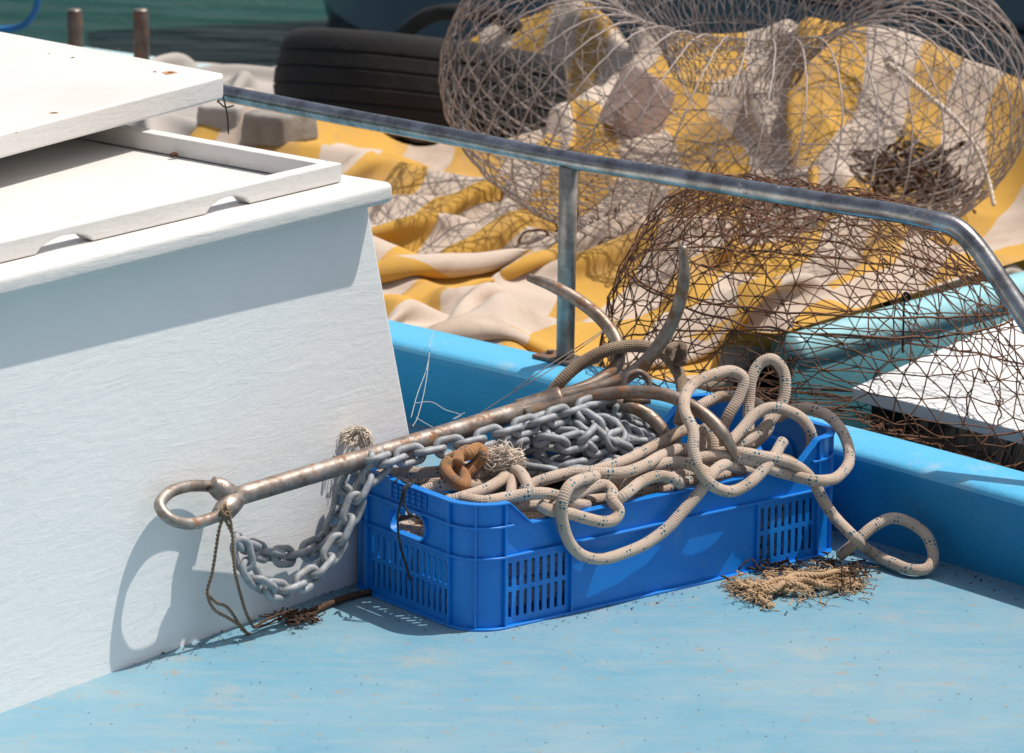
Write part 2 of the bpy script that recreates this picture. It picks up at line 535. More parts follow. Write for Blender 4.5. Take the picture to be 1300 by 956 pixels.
# coaming front with two scuppers
NF = -3.052
def u_at(px, py):
    p = at(px, py, pl=(.8, -.6, NF)); return p.dot(UD)
s1a, s1b = u_at(46, 327), u_at(119, 300)
s2a, s2b = u_at(262, 271), u_at(318, 252)
prof = [(U0, ZT)]
for a, b in ((s1a, s1b), (s2a, s2b)):
    prof.append((a, ZT))
    for k in range(1, 10):
        t = k / 10
        prof.append((a + (b - a) * t, ZT + .0145 * (math.sin(math.pi * t)) ** .6))
    prof.append((b, ZT))
UR = 3.715
prof += [(UR, ZT), (UR, ZC), (U0, ZC)]
mb = MB(); m_ = len(prof)
mb.add([un(u, NF, z) for u, z in prof] + [un(u, NF - .022, z) for u, z in prof],
       [tuple(range(m_)), tuple(range(m_, 2 * m_))[::-1]] + [(i, m_ + i, m_ + (i + 1) % m_, (i + 1) % m_) for i in range(m_)])
mb.build('front_coaming', M['white'], house, smooth=False, bevel=.002, segs=2)
mb = MB()
hexa(mb, [un(UR - .022, NF - .023, ZT + .0), un(UR, NF - .023, ZT + .0), un(UR + .06, -4.05, ZT + .0), un(UR + .038, -4.05, ZT)],
     [un(UR - .022, NF - .023, ZC), un(UR, NF - .023, ZC), un(UR + .06, -4.05, ZC), un(UR + .038, -4.05, ZC)])
mb.build('side_coaming', M['white'], house, bevel=.002)
mb = MB()
hexa(mb, [un(U0, -3.60, ZT + .001), un(UR - .024, -3.60, ZT + .001), un(UR - .024, -3.62, ZT + .001), un(U0, -3.62, ZT + .001)],
     [un(U0, -3.60, ZT + .02), un(UR - .024, -3.60, ZT + .02), un(UR - .024, -3.62, ZT + .02), un(U0, -3.62, ZT + .02)])
mb.build('gap_shade_bar', M['dark'], house, bevel=.002)  # near-black bar standing in for the shaded gap behind the lid

lid = empty('loose_board', at(100, 110, z=.58), 'thick white wooden hatch lid with rust spots, slid back on top of the box', 'lid')
c0 = at(289, 95, z=.588); dL = (at(0, 170, z=.588) - c0).normalized(); dB = (at(0, 40, z=.588) - c0).normalized()
Lw = 1.35; Bw = 1.0
c_ = [c0, c0 + dB * Bw, c0 + dB * Bw + dL * Lw, c0 + dL * Lw]
mb = MB()
dn = Vector((0, 0, -.031))
cc = [c0 - dL * .006 + dB * .014, c0 + dB * Bw, c0 + dB * Bw + dL * Lw, c0 + dL * Lw, c0 + dL * .012]
top = [Vector(p) for p in cc]
mb.add([p + dn for p in top] + top, [(0, 1, 2, 3, 4)[::1], (9, 8, 7, 6, 5)] + [(i, 5 + i, 5 + (i + 1) % 5, (i + 1) % 5) for i in range(5)])
lo = mb.build('lid_board', None or M['white'], lid, bevel=.004, segs=3)
# rust stains: thin irregular patches soaked into the paint, plus nail heads
def blob(mb, c, rx, ry, z, seed, n_=18, rot=0.0):
    vs = [(c.x, c.y, z)]
    for k in range(n_):
        a = 2 * math.pi * k / n_
        rr = .65 + .7 * noise.noise(Vector((math.cos(a) * 1.4 + seed * 7.1, math.sin(a) * 1.4, seed)))
        x, y = rx * rr * math.cos(a), ry * rr * math.sin(a)
        vs.append((c.x + x * math.cos(rot) - y * math.sin(rot), c.y + x * math.sin(rot) + y * math.cos(rot), z))
    mb.add(vs, [(0, 1 + k, 1 + (k + 1) % n_) for k in range(n_)])
M['ruststain'] = simple('rust_stain', (.50, .20, .05), .8, 0, 150, .5, .3, .001, (.62, .36, .16))
M['rustdark'] = simple('rusted_nail', (.09, .03, .015), .8, 0, 200, .5, .3)
for i, (px, py, r_) in enumerate([(216, 92, .011), (196, 91, .003), (68, 143, .006), (62, 68, .002), (92, 73, .003), (150, 62, .002), (20, 169, .003)]):
    c = at(px, py, z=.5885)
    mb = MB(); mb2 = MB()
    blob(mb, c, r_, r_ * 1.3, .5886, i + 1, rot=i)
    blob(mb2, c + Vector((.001, 0, 0)), r_ * .4 + .001, r_ * .5 + .001, .5890, i + 9)
    mb.build('rust_stain', M['ruststain'], lid, smooth=False)
    mb2.build('nail_head', M['rustdark'], lid, smooth=False)

# small litter in the tray
mb = MB()
tube(mb, catmull([at(216, 198, z=.5205), at(221, 196, z=.522), at(226, 197, z=.5205)], 5), [.001] + [.0032] * 9 + [.001], 8)
tag(mb.build('pebble', M['rustdark'], loc=at(221, 197, z=.5205)), 'small dark brown pellet lying on the white tray below the lid', 'pebble')
mb = MB()
tube(mb, catmull([at(283, 192, z=.526), at(295, 196, z=.524), at(309, 203, z=.521)], 5), [.0008] + [.0024] * 6 + [.0016] * 3 + [.0006], 5)
tag(mb.build('wood_chip', M['twine'], loc=at(295, 196, z=.523)), 'thin tan wood splinter lying against the white coaming', 'wood chip')

# ------------------------------------------------------------------ rail on the gunwale
rail = empty('handrail', (.079, 5.37, GT), 'weathered steel tube handrail with a post bolted on the blue gunwale', 'handrail')
ZR = .437
rp = [at(283, 118, z=ZR), at(420, 145, z=ZR), at(560, 171, z=ZR), at(722, 203, z=ZR), at(900, 232, z=ZR), at(1050, 257, z=ZR), at(1130, 269, z=ZR), at(1180, 279, z=ZR)]
d0 = (rp[0] - rp[1]).normalized()
left_ext = [rp[0] + d0 * .45 + Vector((0, .0, -.28)), rp[0] + d0 * .36 + Vector((0, 0, -.06)), rp[0] + d0 * .28 + Vector((0, 0, -.008)), rp[0] + d0 * .12]
b0 = rp[-1]
b1 = at(1222, 294, z=ZR - .013); b1.y = b0.y - .02
p_end = at(1304, 408, y=b0.y - .085); 
gl = [p for p in offs(nearc, .055, GT)]
down = at(1233, 305, y=b0.y - .030)
dd = (p_end - down)
fin = down + dd * ((GT - down.z) / dd.z)
mb = MB()
pathr = catmull(left_ext + rp + [at(1209, 286, y=b0.y - .014), down, p_end, fin], 10)
tube(mb, pathr, .0128, 20)
mb.build('top_rail', M['steel'], rail)
pb = at(722, 460, z=GT + .004)
mb = MB()
ptop = Vector((pb.x + .0, pb.y + .0, 0))
pr = min(pathr, key=lambda q_: (q_.x - pb.x) ** 2 + 0 * q_.y)
pm = Vector((pr.x, pr.y, pr.z - .008))
base = Vector((pb.x - .005, pb.y + .01, GT + .003))
# square post: open angle bar
w = .0115
gdir = Vector((.716, -.697, 0)); hdir = Vector((.697, .716, 0))
def barh(a, b, w1, w2, mb):
    bs = [a + gdir * sx * w1 + hdir * sy * w2 for sx, sy in ((-1, -1), (1, -1), (1, 1), (-1, 1))]
    ts = [b + gdir * sx * w1 + hdir * sy * w2 for sx, sy in ((-1, -1), (1, -1), (1, 1), (-1, 1))]
    hexa(mb, bs, ts)
tube(mb, [base, base.lerp(pm, .5), pm], .0130, 20)
mb.build('post', M['post'], rail)
mb = MB()
barh(base + Vector((0, 0, .001)), base + Vector((0, 0, .006)), .045, .022, mb)
bpl = mb.build('base_plate', M['stake'], rail, bevel=.001)
for s in (-1, 1):
    mb = MB(); c = base + gdir * .03 * s + Vector((0, 0, .006))
    tube(mb, [c, c + Vector((0, 0, .005))], .005, 6)
    bo = mb.build('bolt', M['stake'], rail, smooth=False); bo.parent = bpl

# ------------------------------------------------------------------ crate
CO = Vector((-.045, 4.580, 0)); CL = Vector((math.cos(AZ), math.sin(AZ), 0)); CW = Vector((-math.sin(AZ), math.cos(AZ), 0))
CLn, CWn, CR, CHT = .618, .275, .052, .161
SL, SW, SA = CLn - 2 * CR, CWn - 2 * CR, CR * math.pi / 2
PER = 2 * SL + 2 * SW + 4 * SA
def cper(s, off):
    """point on the rounded outline, off = inset"""
    s = s % PER
    segs = [('l', SL), ('a', SA), ('l', SW), ('a', SA), ('l', SL), ('a', SA), ('l', SW), ('a', SA)]
    x, y, ang = CR, 0.0, 0.0
    for kind, L in segs:
        if s <= L + 1e-9:
            if kind == 'l':
                px, py, a = x + math.cos(ang) * s, y + math.sin(ang) * s, ang
            else:
                cx, cy = x - math.sin(ang) * CR, y + math.cos(ang) * CR
                a = ang + s / CR
                px, py = cx + math.sin(a) * CR, cy - math.cos(a) * CR
            break
        s -= L
        if kind == 'l': x += math.cos(ang) * L; y += math.sin(ang) * L
        else:
            cx, cy = x - math.sin(ang) * CR, y + math.cos(ang) * CR
            ang += math.pi / 2
            x, y = cx + math.sin(ang) * CR, cy - math.cos(ang) * CR
    px -= math.sin(a) * off; py += math.cos(a) * off
    return CO + CL * px + CW * py
def const(v): return (lambda s: v)
def strip(mb, s0, s1, o0, o1, z0, z1, step=.006, closed=False):
    z0 = z0 if callable(z0) else const(z0); z1 = z1 if callable(z1) else const(z1)
    m_ = max(1, int(round((s1 - s0) / step)))
    ss = [s0 + (s1 - s0) * i / m_ for i in range(m_ + 1)]
    if closed: ss = ss[:-1]
    vs = []
    for s in ss:
        a, b = cper(s, o0), cper(s, o1)
        vs += [(a.x, a.y, z0(s)), (b.x, b.y, z0(s)), (b.x, b.y, z1(s)), (a.x, a.y, z1(s))]
    fs = []; k = len(ss)
    for i in range(k if closed else k - 1):
        j = (i + 1) % k
        for c in range(4):
            d = (c + 1) % 4
            fs.append((i * 4 + c, j * 4 + c, j * 4 + d, i * 4 + d))
    if not closed:
        fs += [(0, 1, 2, 3), ((k - 1) * 4 + 3, (k - 1) * 4 + 2, (k - 1) * 4 + 1, (k - 1) * 4)]
    mb.add(vs, fs)
F1, F2 = .130, .091
a0 = 0; a1 = SL; b0_ = SL + SA; b1_ = b0_ + SW; c0_ = b1_ + SA; c1_ = c0_ + SL; d0_ = c1_ + SA; d1_ = d0_ + SW
def ztop(s):
    s = s % PER
    for x0, x1 in ((a0, a1), (c0_, c1_)):
        if x0 <= s <= x1:
            e = min(s - x0, x1 - s)
            t = min(1, max(0, (e - .004) / .034))
            return CHT - (CHT - F1) * t
    return CHT
crate = empty('fish_crate', CO + CL * .3 + CW * .12, 'blue ribbed plastic crate full of chain and rope, with slotted sides', 'crate')
mb = MB()
WO, WI = .0060, .0085
# solid wall regions and slotted regions (long sides: left and right panels, short sides: whole)
slots = [(a0 + .004, a0 + .100), (a1 - .100, a1 - .004), (c0_ + .004, c0_ + .100), (c1_ - .100, c1_ - .004), (b0_ + .004, b1_ - .004), (d0_ + .004, d1_ - .004)]
slots.sort()
cur = 0.0
zt = lambda s: ztop(s) - .001
for (x0, x1) in slots + [(PER, PER)]:
    strip(mb, cur, x0, WO, WI, .002, zt)
    if x1 > x0:
        short = (x0 >= b0_ and x1 <= b1_) or (x0 >= d0_)
        if short:
            xm = (x0 + x1) / 2; hw = .038
            def hh(s, xm=xm, hw=hw):
                d = abs(s - xm)
                if d >= hw: return 0
                e = max(0, d - (hw - .016)) / .016
                return .0165 * math.sqrt(max(0, 1 - e * e))
            zc = (F1 + F2) / 2 + .001
            strip(mb, x0, xm - hw, WO, WI, .081, zt); strip(mb, xm + hw, x1, WO, WI, .081, zt)
            strip(mb, xm - hw, xm + hw, WO, WI, .081, lambda s: zc - hh(s), .002)
            strip(mb, xm - hw, xm + hw, WO, WI, lambda s: zc + hh(s), zt, .002)
            # collar round the hand hole
            strip(mb, xm - hw - .004, xm + hw + .004, .001, WO, lambda s: zc - hh(s) - .004, lambda s: zc - hh(s), .002) if False else None
        else:
            strip(mb, x0, x1, WO, WI, .081, zt)
        strip(mb, x0, x1, WO, WI, .002, .012)
        strip(mb, x0, x1, WO, WI, .0445, .0505)
        nb = int((x1 - x0) / .0115)
        pit = (x1 - x0) / nb
        for k in range(nb + 1):
            c = x0 + pit * k
            w_ = .0034
            strip(mb, max(x0, c - w_), min(x1, c + w_), WO, WI, .012, .0445)
            strip(mb, max(x0, c - w_), min(x1, c + w_), WO, WI, .0505, .081)
    cur = x1
mb.build('side_wall', M['crate'], crate, smooth=False)
mb = MB()
# flanges
strip(mb, 0, PER, .0005, WO, F2 - .0015, F2 + .0015, closed=True)
for x0, x1 in ((-SA - SW - SA - .010, .012), (a1 - .012, c0_ + .012)):
    strip(mb, x0, x1, .0005, WO, F1 - .0015, F1 + .0015)
strip(mb, 0, PER, -.001, WO, .0, .003, closed=True)
strip(mb, 0, PER, WO, .012, .0, .003, closed=True)
# vertical ribs
ribs = [a0, a1, b0_, b1_, c0_, c1_, d0_, d1_]
ribs += [a0 - SA / 2, a1 + SA / 2, b1_ + SA / 2, c1_ + SA / 2]
ribs += [a0 + .104, a1 - .104, c0_ + .104, c1_ - .104]
for r_ in ribs:
    top_ = (lambda s: ztop(s) - .001)
    if r_ in (a0 + .104, a1 - .104, c0_ + .104, c1_ - .104):
        top_ = F2 - .001
    strip(mb, r_ - .0014, r_ + .0014, .0008, WO - .0001, .003, top_)
# raised grid on the short ends
for x0, x1 in ((b0_, b1_), (d0_, d1_)):
    xm = (x0 + x1) / 2
    for k in range(4):
        strip(mb, xm - .036, xm + .036, .0035, WO - .0001, .1355 + k * .0062, .1368 + k * .0062)
    for k in range(7):
        strip(mb, xm - .036 + k * .012 - .0007, xm - .036 + k * .012 + .0007, .0033, WO - .0001, .1355, .1555)
mb.build('rib', M['crate'], crate, smooth=False, bevel=.0005, segs=1)
mb = MB()
strip(mb, 0, PER, -.001, .0105, lambda s: ztop(s) - .0025, ztop, step=.004, closed=True)
mb.build('top_rim', M['crate'], crate, smooth=False, bevel=.0008, segs=2)
# hand-hole collars
for x0, x1 in ((b0_, b1_), (d0_, d1_)):
    mb = MB(); xm = (x0 + x1) / 2; hw = .038; zc = (F1 + F2) / 2 + .001
    for off in (.0,):
        ringp = []
        for k in range(40):
            a = 2 * math.pi * k / 40
            ca, sa = math.cos(a), math.sin(a)
            sx = (hw - .016) * (1 if ca > 0 else -1) * (1 if abs(ca) > .02 else 0) + .016 * ca
            ringp.append((xm + sx, zc + .0165 * sa))
        vs = []
        for (s_, z_) in ringp:
            p1, p2 = cper(s_, .001), cper(s_, .013)
            ccx = s_ - xm; 
            k_ = 1.05
            s2, z2 = xm + ccx * 1.05, zc + (z_ - zc) * 1.12
            q1, q2 = cper(s2, .001), cper(s2, .013)
            vs += [(p1.x, p1.y, z_), (q1.x, q1.y, z2), (q2.x, q2.y, z2), (p2.x, p2.y, z_)]
        fs = []
        for i in range(40):
            j = (i + 1) % 40
            for c in range(4): fs.append((i * 4 + c, j * 4 + c, j * 4 + (c + 1) % 4, i * 4 + (c + 1) % 4))
        mb.add(vs, fs)
    mb.build('hand_hole_collar', M['crate'], crate, smooth=False)
mb = MB()
pp = [cper(PER * i / 80, .0085) for i in range(80)]
prism(mb, [(p.x, p.y) for p in pp], .0031, .0058)
mb.build('base', M['crate'], crate, smooth=False)

# ------------------------------------------------------------------ anchor
anchor = empty('grapnel_anchor', at(450, 590, y=4.75), 'rusty grey steel grapnel anchor with ring end laid across the blue crate', 'anchor')
A0 = at(292, 633, pl=PLH, off=.040); A1 = at(665, 521, y=4.94)
mb = MB()
n_ = 14
sp = [A0.lerp(A1, i / n_) for i in range(n_ + 1)]
tube(mb, sp, [.0118 + .0014 * (i / n_) for i in range(n_ + 1)], 20)
mb.build('shank', M['steel2'], anchor)
mb = MB()
ring = pts("""286,621,h.022; 262,617,h.018; 236,618,h.017; 213,627,h.020; 203,643,h.030; 215,658,h.045; 240,665,h.054; 266,659,h.056; 291,648,h.054""")
tube(mb, catmull(ring, 8), .0072, 16)
mb.build('ring_loop', M['steel2'], anchor)
mb = MB()
wl = catmull(pts("""268,614,h.026; 282,622,h.034; 294,632,h.042; 303,640,h.046"""), 6)
tube(mb, wl, [.0055 + .0085 * math.sin(math.pi * min(1, (i + 3) / (len(wl) + 1)) ) for i in range(len(wl))], 14)
wl = catmull(pts("""276,655,h.050; 288,645,h.050; 300,634,h.046; 306,627,h.042"""), 6)
tube(mb, wl, [.0055 + .0080 * math.sin(math.pi * min(1, (i + 3) / (len(wl) + 1))) for i in range(len(wl))], 14)
wo = mb.build('weld', M['steel2'], anchor)
dm = wo.modifiers.new('lumps', 'DISPLACE'); tx = bpy.data.textures.new('lump', 'CLOUDS'); tx.noise_scale = .008; dm.texture = tx; dm.strength = .003
prongs = [
 "655,524,y4.945; 700,508,y4.955; 745,496,y4.96; 785,484,y4.965; 815,463,y4.97; 840,433,y4.975; 858,398,y4.98; 868,355,y4.98; 867,312,y4.98",
 "664,517,y4.965; 720,500,y4.99; 762,482,y5.01; 784,461,y5.03; 783,434,y5.05; 765,407,y5.07; 738,384,y5.09; 703,364,y5.11; 671,352,y5.13",
 "668,526,y4.925; 710,515,y4.925; 750,504,y4.92; 795,498,y4.91; 838,500,y4.895; 872,512,y4.875; 902,533,y4.855; 922,557,y4.845; 935,582,y4.845",
 "660,523,y4.93; 705,517,y4.935; 745,512,y4.94; 785,512,y4.93; 820,525,y4.92; 842,548,y4.91; 855,575,y4.90"]
for i, s in enumerate(prongs):
    pp_ = catmull(pts(s), 10)
    m_ = len(pp_)
    mb = MB()
    rr = [.0088 * (1 if k < m_ * .8 else 1 - .45 * ((k - m_ * .8) / (m_ * .2)) ** 1.5) for k in range(m_)]
    tube(mb, pp_, rr, 16)
    mb.build('fluke', M['fluke'], anchor)
mb = MB()
cpth = catmull(pts("655,524,y4.94; 672,519,y4.945; 700,510,y4.95; 716,505,y4.952"), 5)
tube(mb, cpth, [.010] + [.0165] * (len(cpth) - 2) + [.010], 16)
mb.build('collar', M['steel2'], anchor)

# shackle near the flukes
mb = MB()
sh = catmull(pts("800,512,y4.93; 792,494,y4.93; 796,478,y4.935; 810,472,y4.94; 822,480,y4.94; 824,497,y4.935; 816,510,y4.93"), 6)
tube(mb, sh, .0042, 10)
tube(mb, pts("792,510,y4.925; 826,508,y4.925"), .005, 10)
tag(mb.build('shackle', M['stake'], loc=at(808, 500, y=4.93)), 'small dark rusty shackle standing upright between anchor flukes and chain', 'shackle')

# ------------------------------------------------------------------ chain
def link_mesh():
    mb = MB(); r = .0046; hl = .0088; rr = .0098
    P = []
    for k in range(13): a = -math.pi / 2 + math.pi * k / 12; P.append(Vector((hl + rr * math.cos(a), rr * math.sin(a), 0)))
    for k in range(13): a = math.pi / 2 + math.pi * k / 12; P.append(Vector((-hl + rr * math.cos(a), rr * math.sin(a), 0)))
    tube(mb, P, r, 10, closed=True)
    me = bpy.data.meshes.new('link'); me.from_pydata(mb.v, [], mb.f); me.materials.append(M['zinc'])
    me.polygons.foreach_set('use_smooth', [True] * len(me.polygons)); me.update()
    return me
LM = link_mesh()
PITCHL = .0280
def add_links(path, parent, start=0, jit=.25, rollbase=45):
    P = resample(path, PITCHL)
    base = parent.location
    for i in range(len(P) - 1):
        a, b = P[i], P[i + 1]
        t = (b - a).normalized()
        up = Vector((0, 0, 1)); 
        if abs(t.dot(up)) > .92: up = Vector((0, 1, 0))
        s = t.cross(up).normalized(); u = s.cross(t)
        ang = R(rollbase + 90 * ((i + start) % 2)) + random.uniform(-jit, jit)
        yv = s * math.cos(ang) + u * math.sin(ang); zv = t.cross(yv)
        o = bpy.data.objects.new('link', LM); col.objects.link(o); o.parent = parent
        m4 = Matrix(((t.x, yv.x, zv.x, 0), (t.y, yv.y, zv.y, 0), (t.z, yv.z, zv.z, 0), (0, 0, 0, 1)))
        m4.translation = (a + b) / 2 - base
        o.matrix_basis = m4
    return len(P) - 1
chain = empty('anchor_chain', at(700, 570, z=.15), 'grey galvanised chain heaped in the blue crate and looping over its left corner', 'chain')
# hanging loop then along the shank into the heap
hang = pts("""305,690,h.050; 312,718,h.055; 334,745,h.058; 362,750,h.060; 390,736,h.062; 411,716,h.064; 428,692,h.066; 441,664,h.068; 452,636,h.070; 466,608,h.072;
  486,590,z.178; 512,580,z.182; 545,572,z.186; 576,566,z.188; 606,559,z.192; 638,549,z.197; 671,540,z.20; 703,530,z.203; 732,521,z.205; 758,512,z.207; 786,503,z.210; 806,512,z.19""")
back = pts("""303,688,h.046; 312,693,h.030; 335,702,h.024; 358,707,h.022; 384,702,h.021; 405,692,h.02; 419,676,h.02; 430,656,h.02; 434,636,h.022; 441,614,h.025; 452,596,h.030; 470,584,z.186; 495,577,z.182; 525,576,z.165""")
k1 = add_links(catmull(hang, 10), chain, 0, .15, 22)
k2 = add_links(catmull(back, 10), chain, 1, .15, 22)
# heap: wandering path over a mound
def heap_z(x, y):
    # local crate coordinates (l along, w across)
    d = Vector((x, y, 0)) - CO
    l, w = d.dot(CL), d.dot(CW)
    return l, w
random.seed(21)
hp = []
c_l, c_w = .300, .165
th = 0
l, w = .21, .19
for i in range(300):
    t = i / 300
    th += random.uniform(-1.1, 1.1)
    # steer back to the centre
    dl, dw = c_l - l, c_w - w
    if abs(dl) > .115 or abs(dw) > .055:
        want = math.atan2(dw, dl)
        da = (want - th + math.pi) % (2 * math.pi) - math.pi
        th += da * .6
    l += math.cos(th) * .016; w += math.sin(th) * .016
    l = min(.45, max(.17, l)); w = min(.245, max(.06, w))
    e = ((l - c_l) / .17) ** 2 + ((w - c_w) / .10) ** 2
    mound = .055 * max(0, 1 - e)
    lay = .120 + .066 * max(0, 1 - e) * (.25 + .75 * (i / 300)) + .020 * (i / 300) + random.uniform(-.006, .006)
    hp.append(CO + CL * l + CW * w + Vector((0, 0, lay)))
hpp = catmull(hp, 3)
room = 98 - k1 - k2
hpp = resample(hpp, .004)
# keep a tail of the walk that fits
need = int(room * PITCHL / .004)
under = hpp[:-need][-3200:]
hpp = hpp[-need:]
k3 = add_links(hpp, chain, 0, .6)
# the rest of the heap under the links that show: one mesh
Pu = resample(under, PITCHL)
pile = MB()
lv = [v.co.copy() for v in LM.vertices]; lf = [tuple(p.vertices) for p in LM.polygons]
for i in range(len(Pu) - 1):
    a, b = Pu[i], Pu[i + 1]; t = (b - a).normalized(); up_ = Vector((0, 0, 1))
    s_ = t.cross(up_).normalized(); u_ = s_.cross(t); an = R(45 + 90 * (i % 2)) + random.uniform(-.5, .5)
    yv = s_ * math.cos(an) + u_ * math.sin(an); zv = t.cross(yv); c_m = (a + b) / 2 + Vector((0, 0, .004))
    pile.add([c_m + t * v.x + yv * v.y + zv * v.z for v in lv], lf)
po = pile.build('buried_links', M['zinc'], chain); po['kind'] = 'stuff'
print('links', k1, k2, k3)


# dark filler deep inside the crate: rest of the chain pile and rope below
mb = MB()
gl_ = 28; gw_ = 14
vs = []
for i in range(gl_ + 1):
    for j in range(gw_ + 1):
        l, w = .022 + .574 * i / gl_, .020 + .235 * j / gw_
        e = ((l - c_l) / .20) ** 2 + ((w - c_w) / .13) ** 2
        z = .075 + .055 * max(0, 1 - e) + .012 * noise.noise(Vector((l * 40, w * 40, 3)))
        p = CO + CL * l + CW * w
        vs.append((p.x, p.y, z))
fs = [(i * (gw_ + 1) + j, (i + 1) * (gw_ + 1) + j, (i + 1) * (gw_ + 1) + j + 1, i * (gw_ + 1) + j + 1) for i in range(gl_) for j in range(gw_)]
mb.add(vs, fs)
ob_ = mb.build('dark_filler', simple('filler_brown', (.10, .075, .055), .95, 0, 120, .6, 1, .006), loc=CO + CL * .3 + CW * .12)
tag(ob_, 'dark brown filler sheet lying under the chain and rope inside the crate', 'filler')

# ------------------------------------------------------------------ rope in the crate
RR = .0075
rope = empty('mooring_rope', at(820, 600, z=.15), 'thick cream braided rope with blue green flecks coiled over the crate and deck', 'rope')
runs = [
# A loop hanging over near side at right, free end, continuing up to B loop
"994,560,c-.010; 978,586,c.006; 954,612,c.016; 930,624,c.018; 906,617,c.018; 889,598,c.012; 881,574,c.000; 880,548,c-.015; 870,524,y4.84; 870,502,y4.88; 882,486,y4.92; 905,476,y4.95; 930,471,y4.97; 944,480,y4.97; 938,504,y4.96; 925,528,y4.95; 917,548,y4.95; 916,570,y4.95",
# C tall loop
"945,575,y4.93; 950,545,y4.96; 950,515,y4.98; 955,480,y4.99; 966,460,y5.0; 980,455,y5.0; 993,468,y5.0; 997,492,y4.99; 992,515,y4.98; 976,536,y4.96; 958,553,y4.94; 936,566,y4.92; 915,580,y4.92",
# D
"925,563,y4.90; 940,546,y4.92; 958,527,y4.94; 980,517,y4.95; 1003,523,y4.95; 1019,533,y4.95; 1030,552,y4.95; 1028,585,y4.96",
# E big loop over right corner, under A, joins F1
"985,531,y5.02; 1007,520,y5.01; 1031,519,y5.00; 1056,532,y4.98; 1074,558,y4.95; 1077,588,y4.92; 1062,606,y4.89; 1035,610,y4.86; 1006,604,c.012; 978,595,c.008; 955,586,c-.002; 930,580,c-.012; 905,578,c-.02; 880,584,c-.03",
# F2 crossing to the floor loop
"846,588,z.142; 880,578,z.150; 915,574,z.156; 944,575,c-.006; 968,579,c.004; 990,583,c.010; 1012,592,c.016; 1031,610,c.022; 1043,632,c.026; 1060,656,c.032; 1082,680,y4.86; 1104,699,z.016; 1130,714,z.012; 1158,723,z.011; 1177,722,z.012; 1185,706,y4.86; 1177,681,y4.88; 1155,663,y4.90; 1133,658,y4.90; 1109,668,y4.89; 1086,688,y4.88; 1066,706,z.012",
# G long hanging rope
"955,600,c-.03; 938,594,c-.016; 921,590,c-.006; 903,603,c.008; 892,620,c.011; 880,635,c.011; 862,655,c.011; 838,678,c.011; 811,695,c.011; 781,706,c.011; 755,709,c.011; 735,702,c.011; 721,686,c.011; 714,661,c.013; 714,638,c.014; 722,619,c.010; 738,609,c-.006; 756,605,c-.03",
# H
"685,640,c-.012; 700,648,c.002; 723,652,c.004; 746,659,c.010; 765,663,c.014; 781,659,c.014; 786,648,c.010; 776,634,c.002; 777,624,c-.008; 768,616,c-.02; 748,620,c-.018; 728,630,c-.010; 706,640,c-.006; 690,650,c-.012",
"585,632,z.160; 613,636,z.158; 652,630,z.158; 689,626,z.160; 710,630,c-.010; 728,638,c-.008; 745,640,c-.02",
"664,624,z.148; 676,615,z.154; 696,607,z.160; 724,601,z.162; 758,601,z.163; 790,600,z.163; 818,591,z.165; 840,578,z.165; 866,570,z.163; 884,575,z.15; 900,590,z.13",
"720,606,z.15; 761,596,z.158; 791,586,z.162; 814,575,z.165; 837,563,z.168; 860,550,z.172; 878,545,z.17; 900,552,z.15",
"776,640,z.130; 791,630,z.140; 812,613,z.148; 838,604,z.150; 858,609,z.145; 864,624,z.12",
"790,626,z.135; 806,605,z.150; 830,592,z.156; 862,587,z.158; 885,593,z.155; 904,604,z.14",
"558,640,z.135; 585,631,z.145; 618,620,z.150; 638,608,z.153; 643,601,z.152; 634,598,z.150; 618,607,z.144; 600,620,z.135",
"600,606,z.150; 618,597,z.156; 640,592,z.160; 657,598,z.160; 668,613,z.156; 672,628,z.145",
"652,600,z.150; 650,612,z.150; 648,635,z.140",
"470,606,z.140; 510,600,z.150; 545,599,z.154; 570,597,z.156; 592,592,z.152",
"530,626,z.140; 545,620,z.146; 565,616,z.150; 590,616,z.148; 620,615,z.135",
"560,632,z.120; 620,645,z.125; 700,640,z.128; 760,634,z.125; 820,625,z.12; 880,610,z.12; 930,600,z.12",
"500,615,z.13; 560,610,z.13; 610,605,z.135; 660,600,z.14; 700,605,z.135",
"700,640,z.12; 740,625,z.125; 780,615,z.13; 830,612,z.13; 870,600,z.13",
# right end inside
"860,540,y5.03; 890,515,y5.05; 915,503,y5.07; 945,505,y5.06; 970,520,y5.04; 975,545,y5.0; 950,570,y4.98",
"905,590,y4.86; 905,560,y4.87; 900,545,y4.88; 893,548,y4.90; 890,575,y4.88",
"930,600,y4.9; 965,585,y4.92; 1000,585,y4.94; 1020,600,y4.94",
"860,610,z.11; 900,590,z.12; 940,585,z.12; 985,580,z.11; 1010,600,z.10",
"880,600,z.10; 920,600,z.11; 960,600,z.10; 1000,598,z.09",
]
for s in runs:
    P = resample(catmull(pts(s), 12), .0035)
    # small wobble so the rope is not a perfect curve
    sd_ = random.random() * 50
    P = [p + Vector((noise.noise(p * 25 + Vector((sd_, 0, 0))), noise.noise(p * 25 + Vector((0, sd_, 0))), noise.noise(p * 25 + Vector((0, 0, sd_))))) * .0012 for p in P]
    mb = MB(); tube(mb, P, RR, 14)
    mb.build('rope_strand', M['rope'], rope)
# loops lower in the crate, seen through slots and the hand hole
random.seed(5)
mb = MB()
for k in range(8):
    z = .018 + .009 * k
    P = []
    ph = random.random() * 6.28
    for i in range(15):
        a = 2 * math.pi * i / 14
        l = .309 + (.272 - .010 * (k % 3)) * max(-1, min(1, 1.25 * math.cos(a + ph)))
        w = .1375 + (.112 - .008 * (k % 2)) * max(-1, min(1, 1.25 * math.sin(a + ph)))
        P.append(CO + CL * l + CW * w + Vector((0, 0, z + .006 * math.sin(3 * a + k))))
    tube(mb, resample(catmull(P, 8), .006), RR, 10)
mb.build('lower_coil', M['rope'], rope)

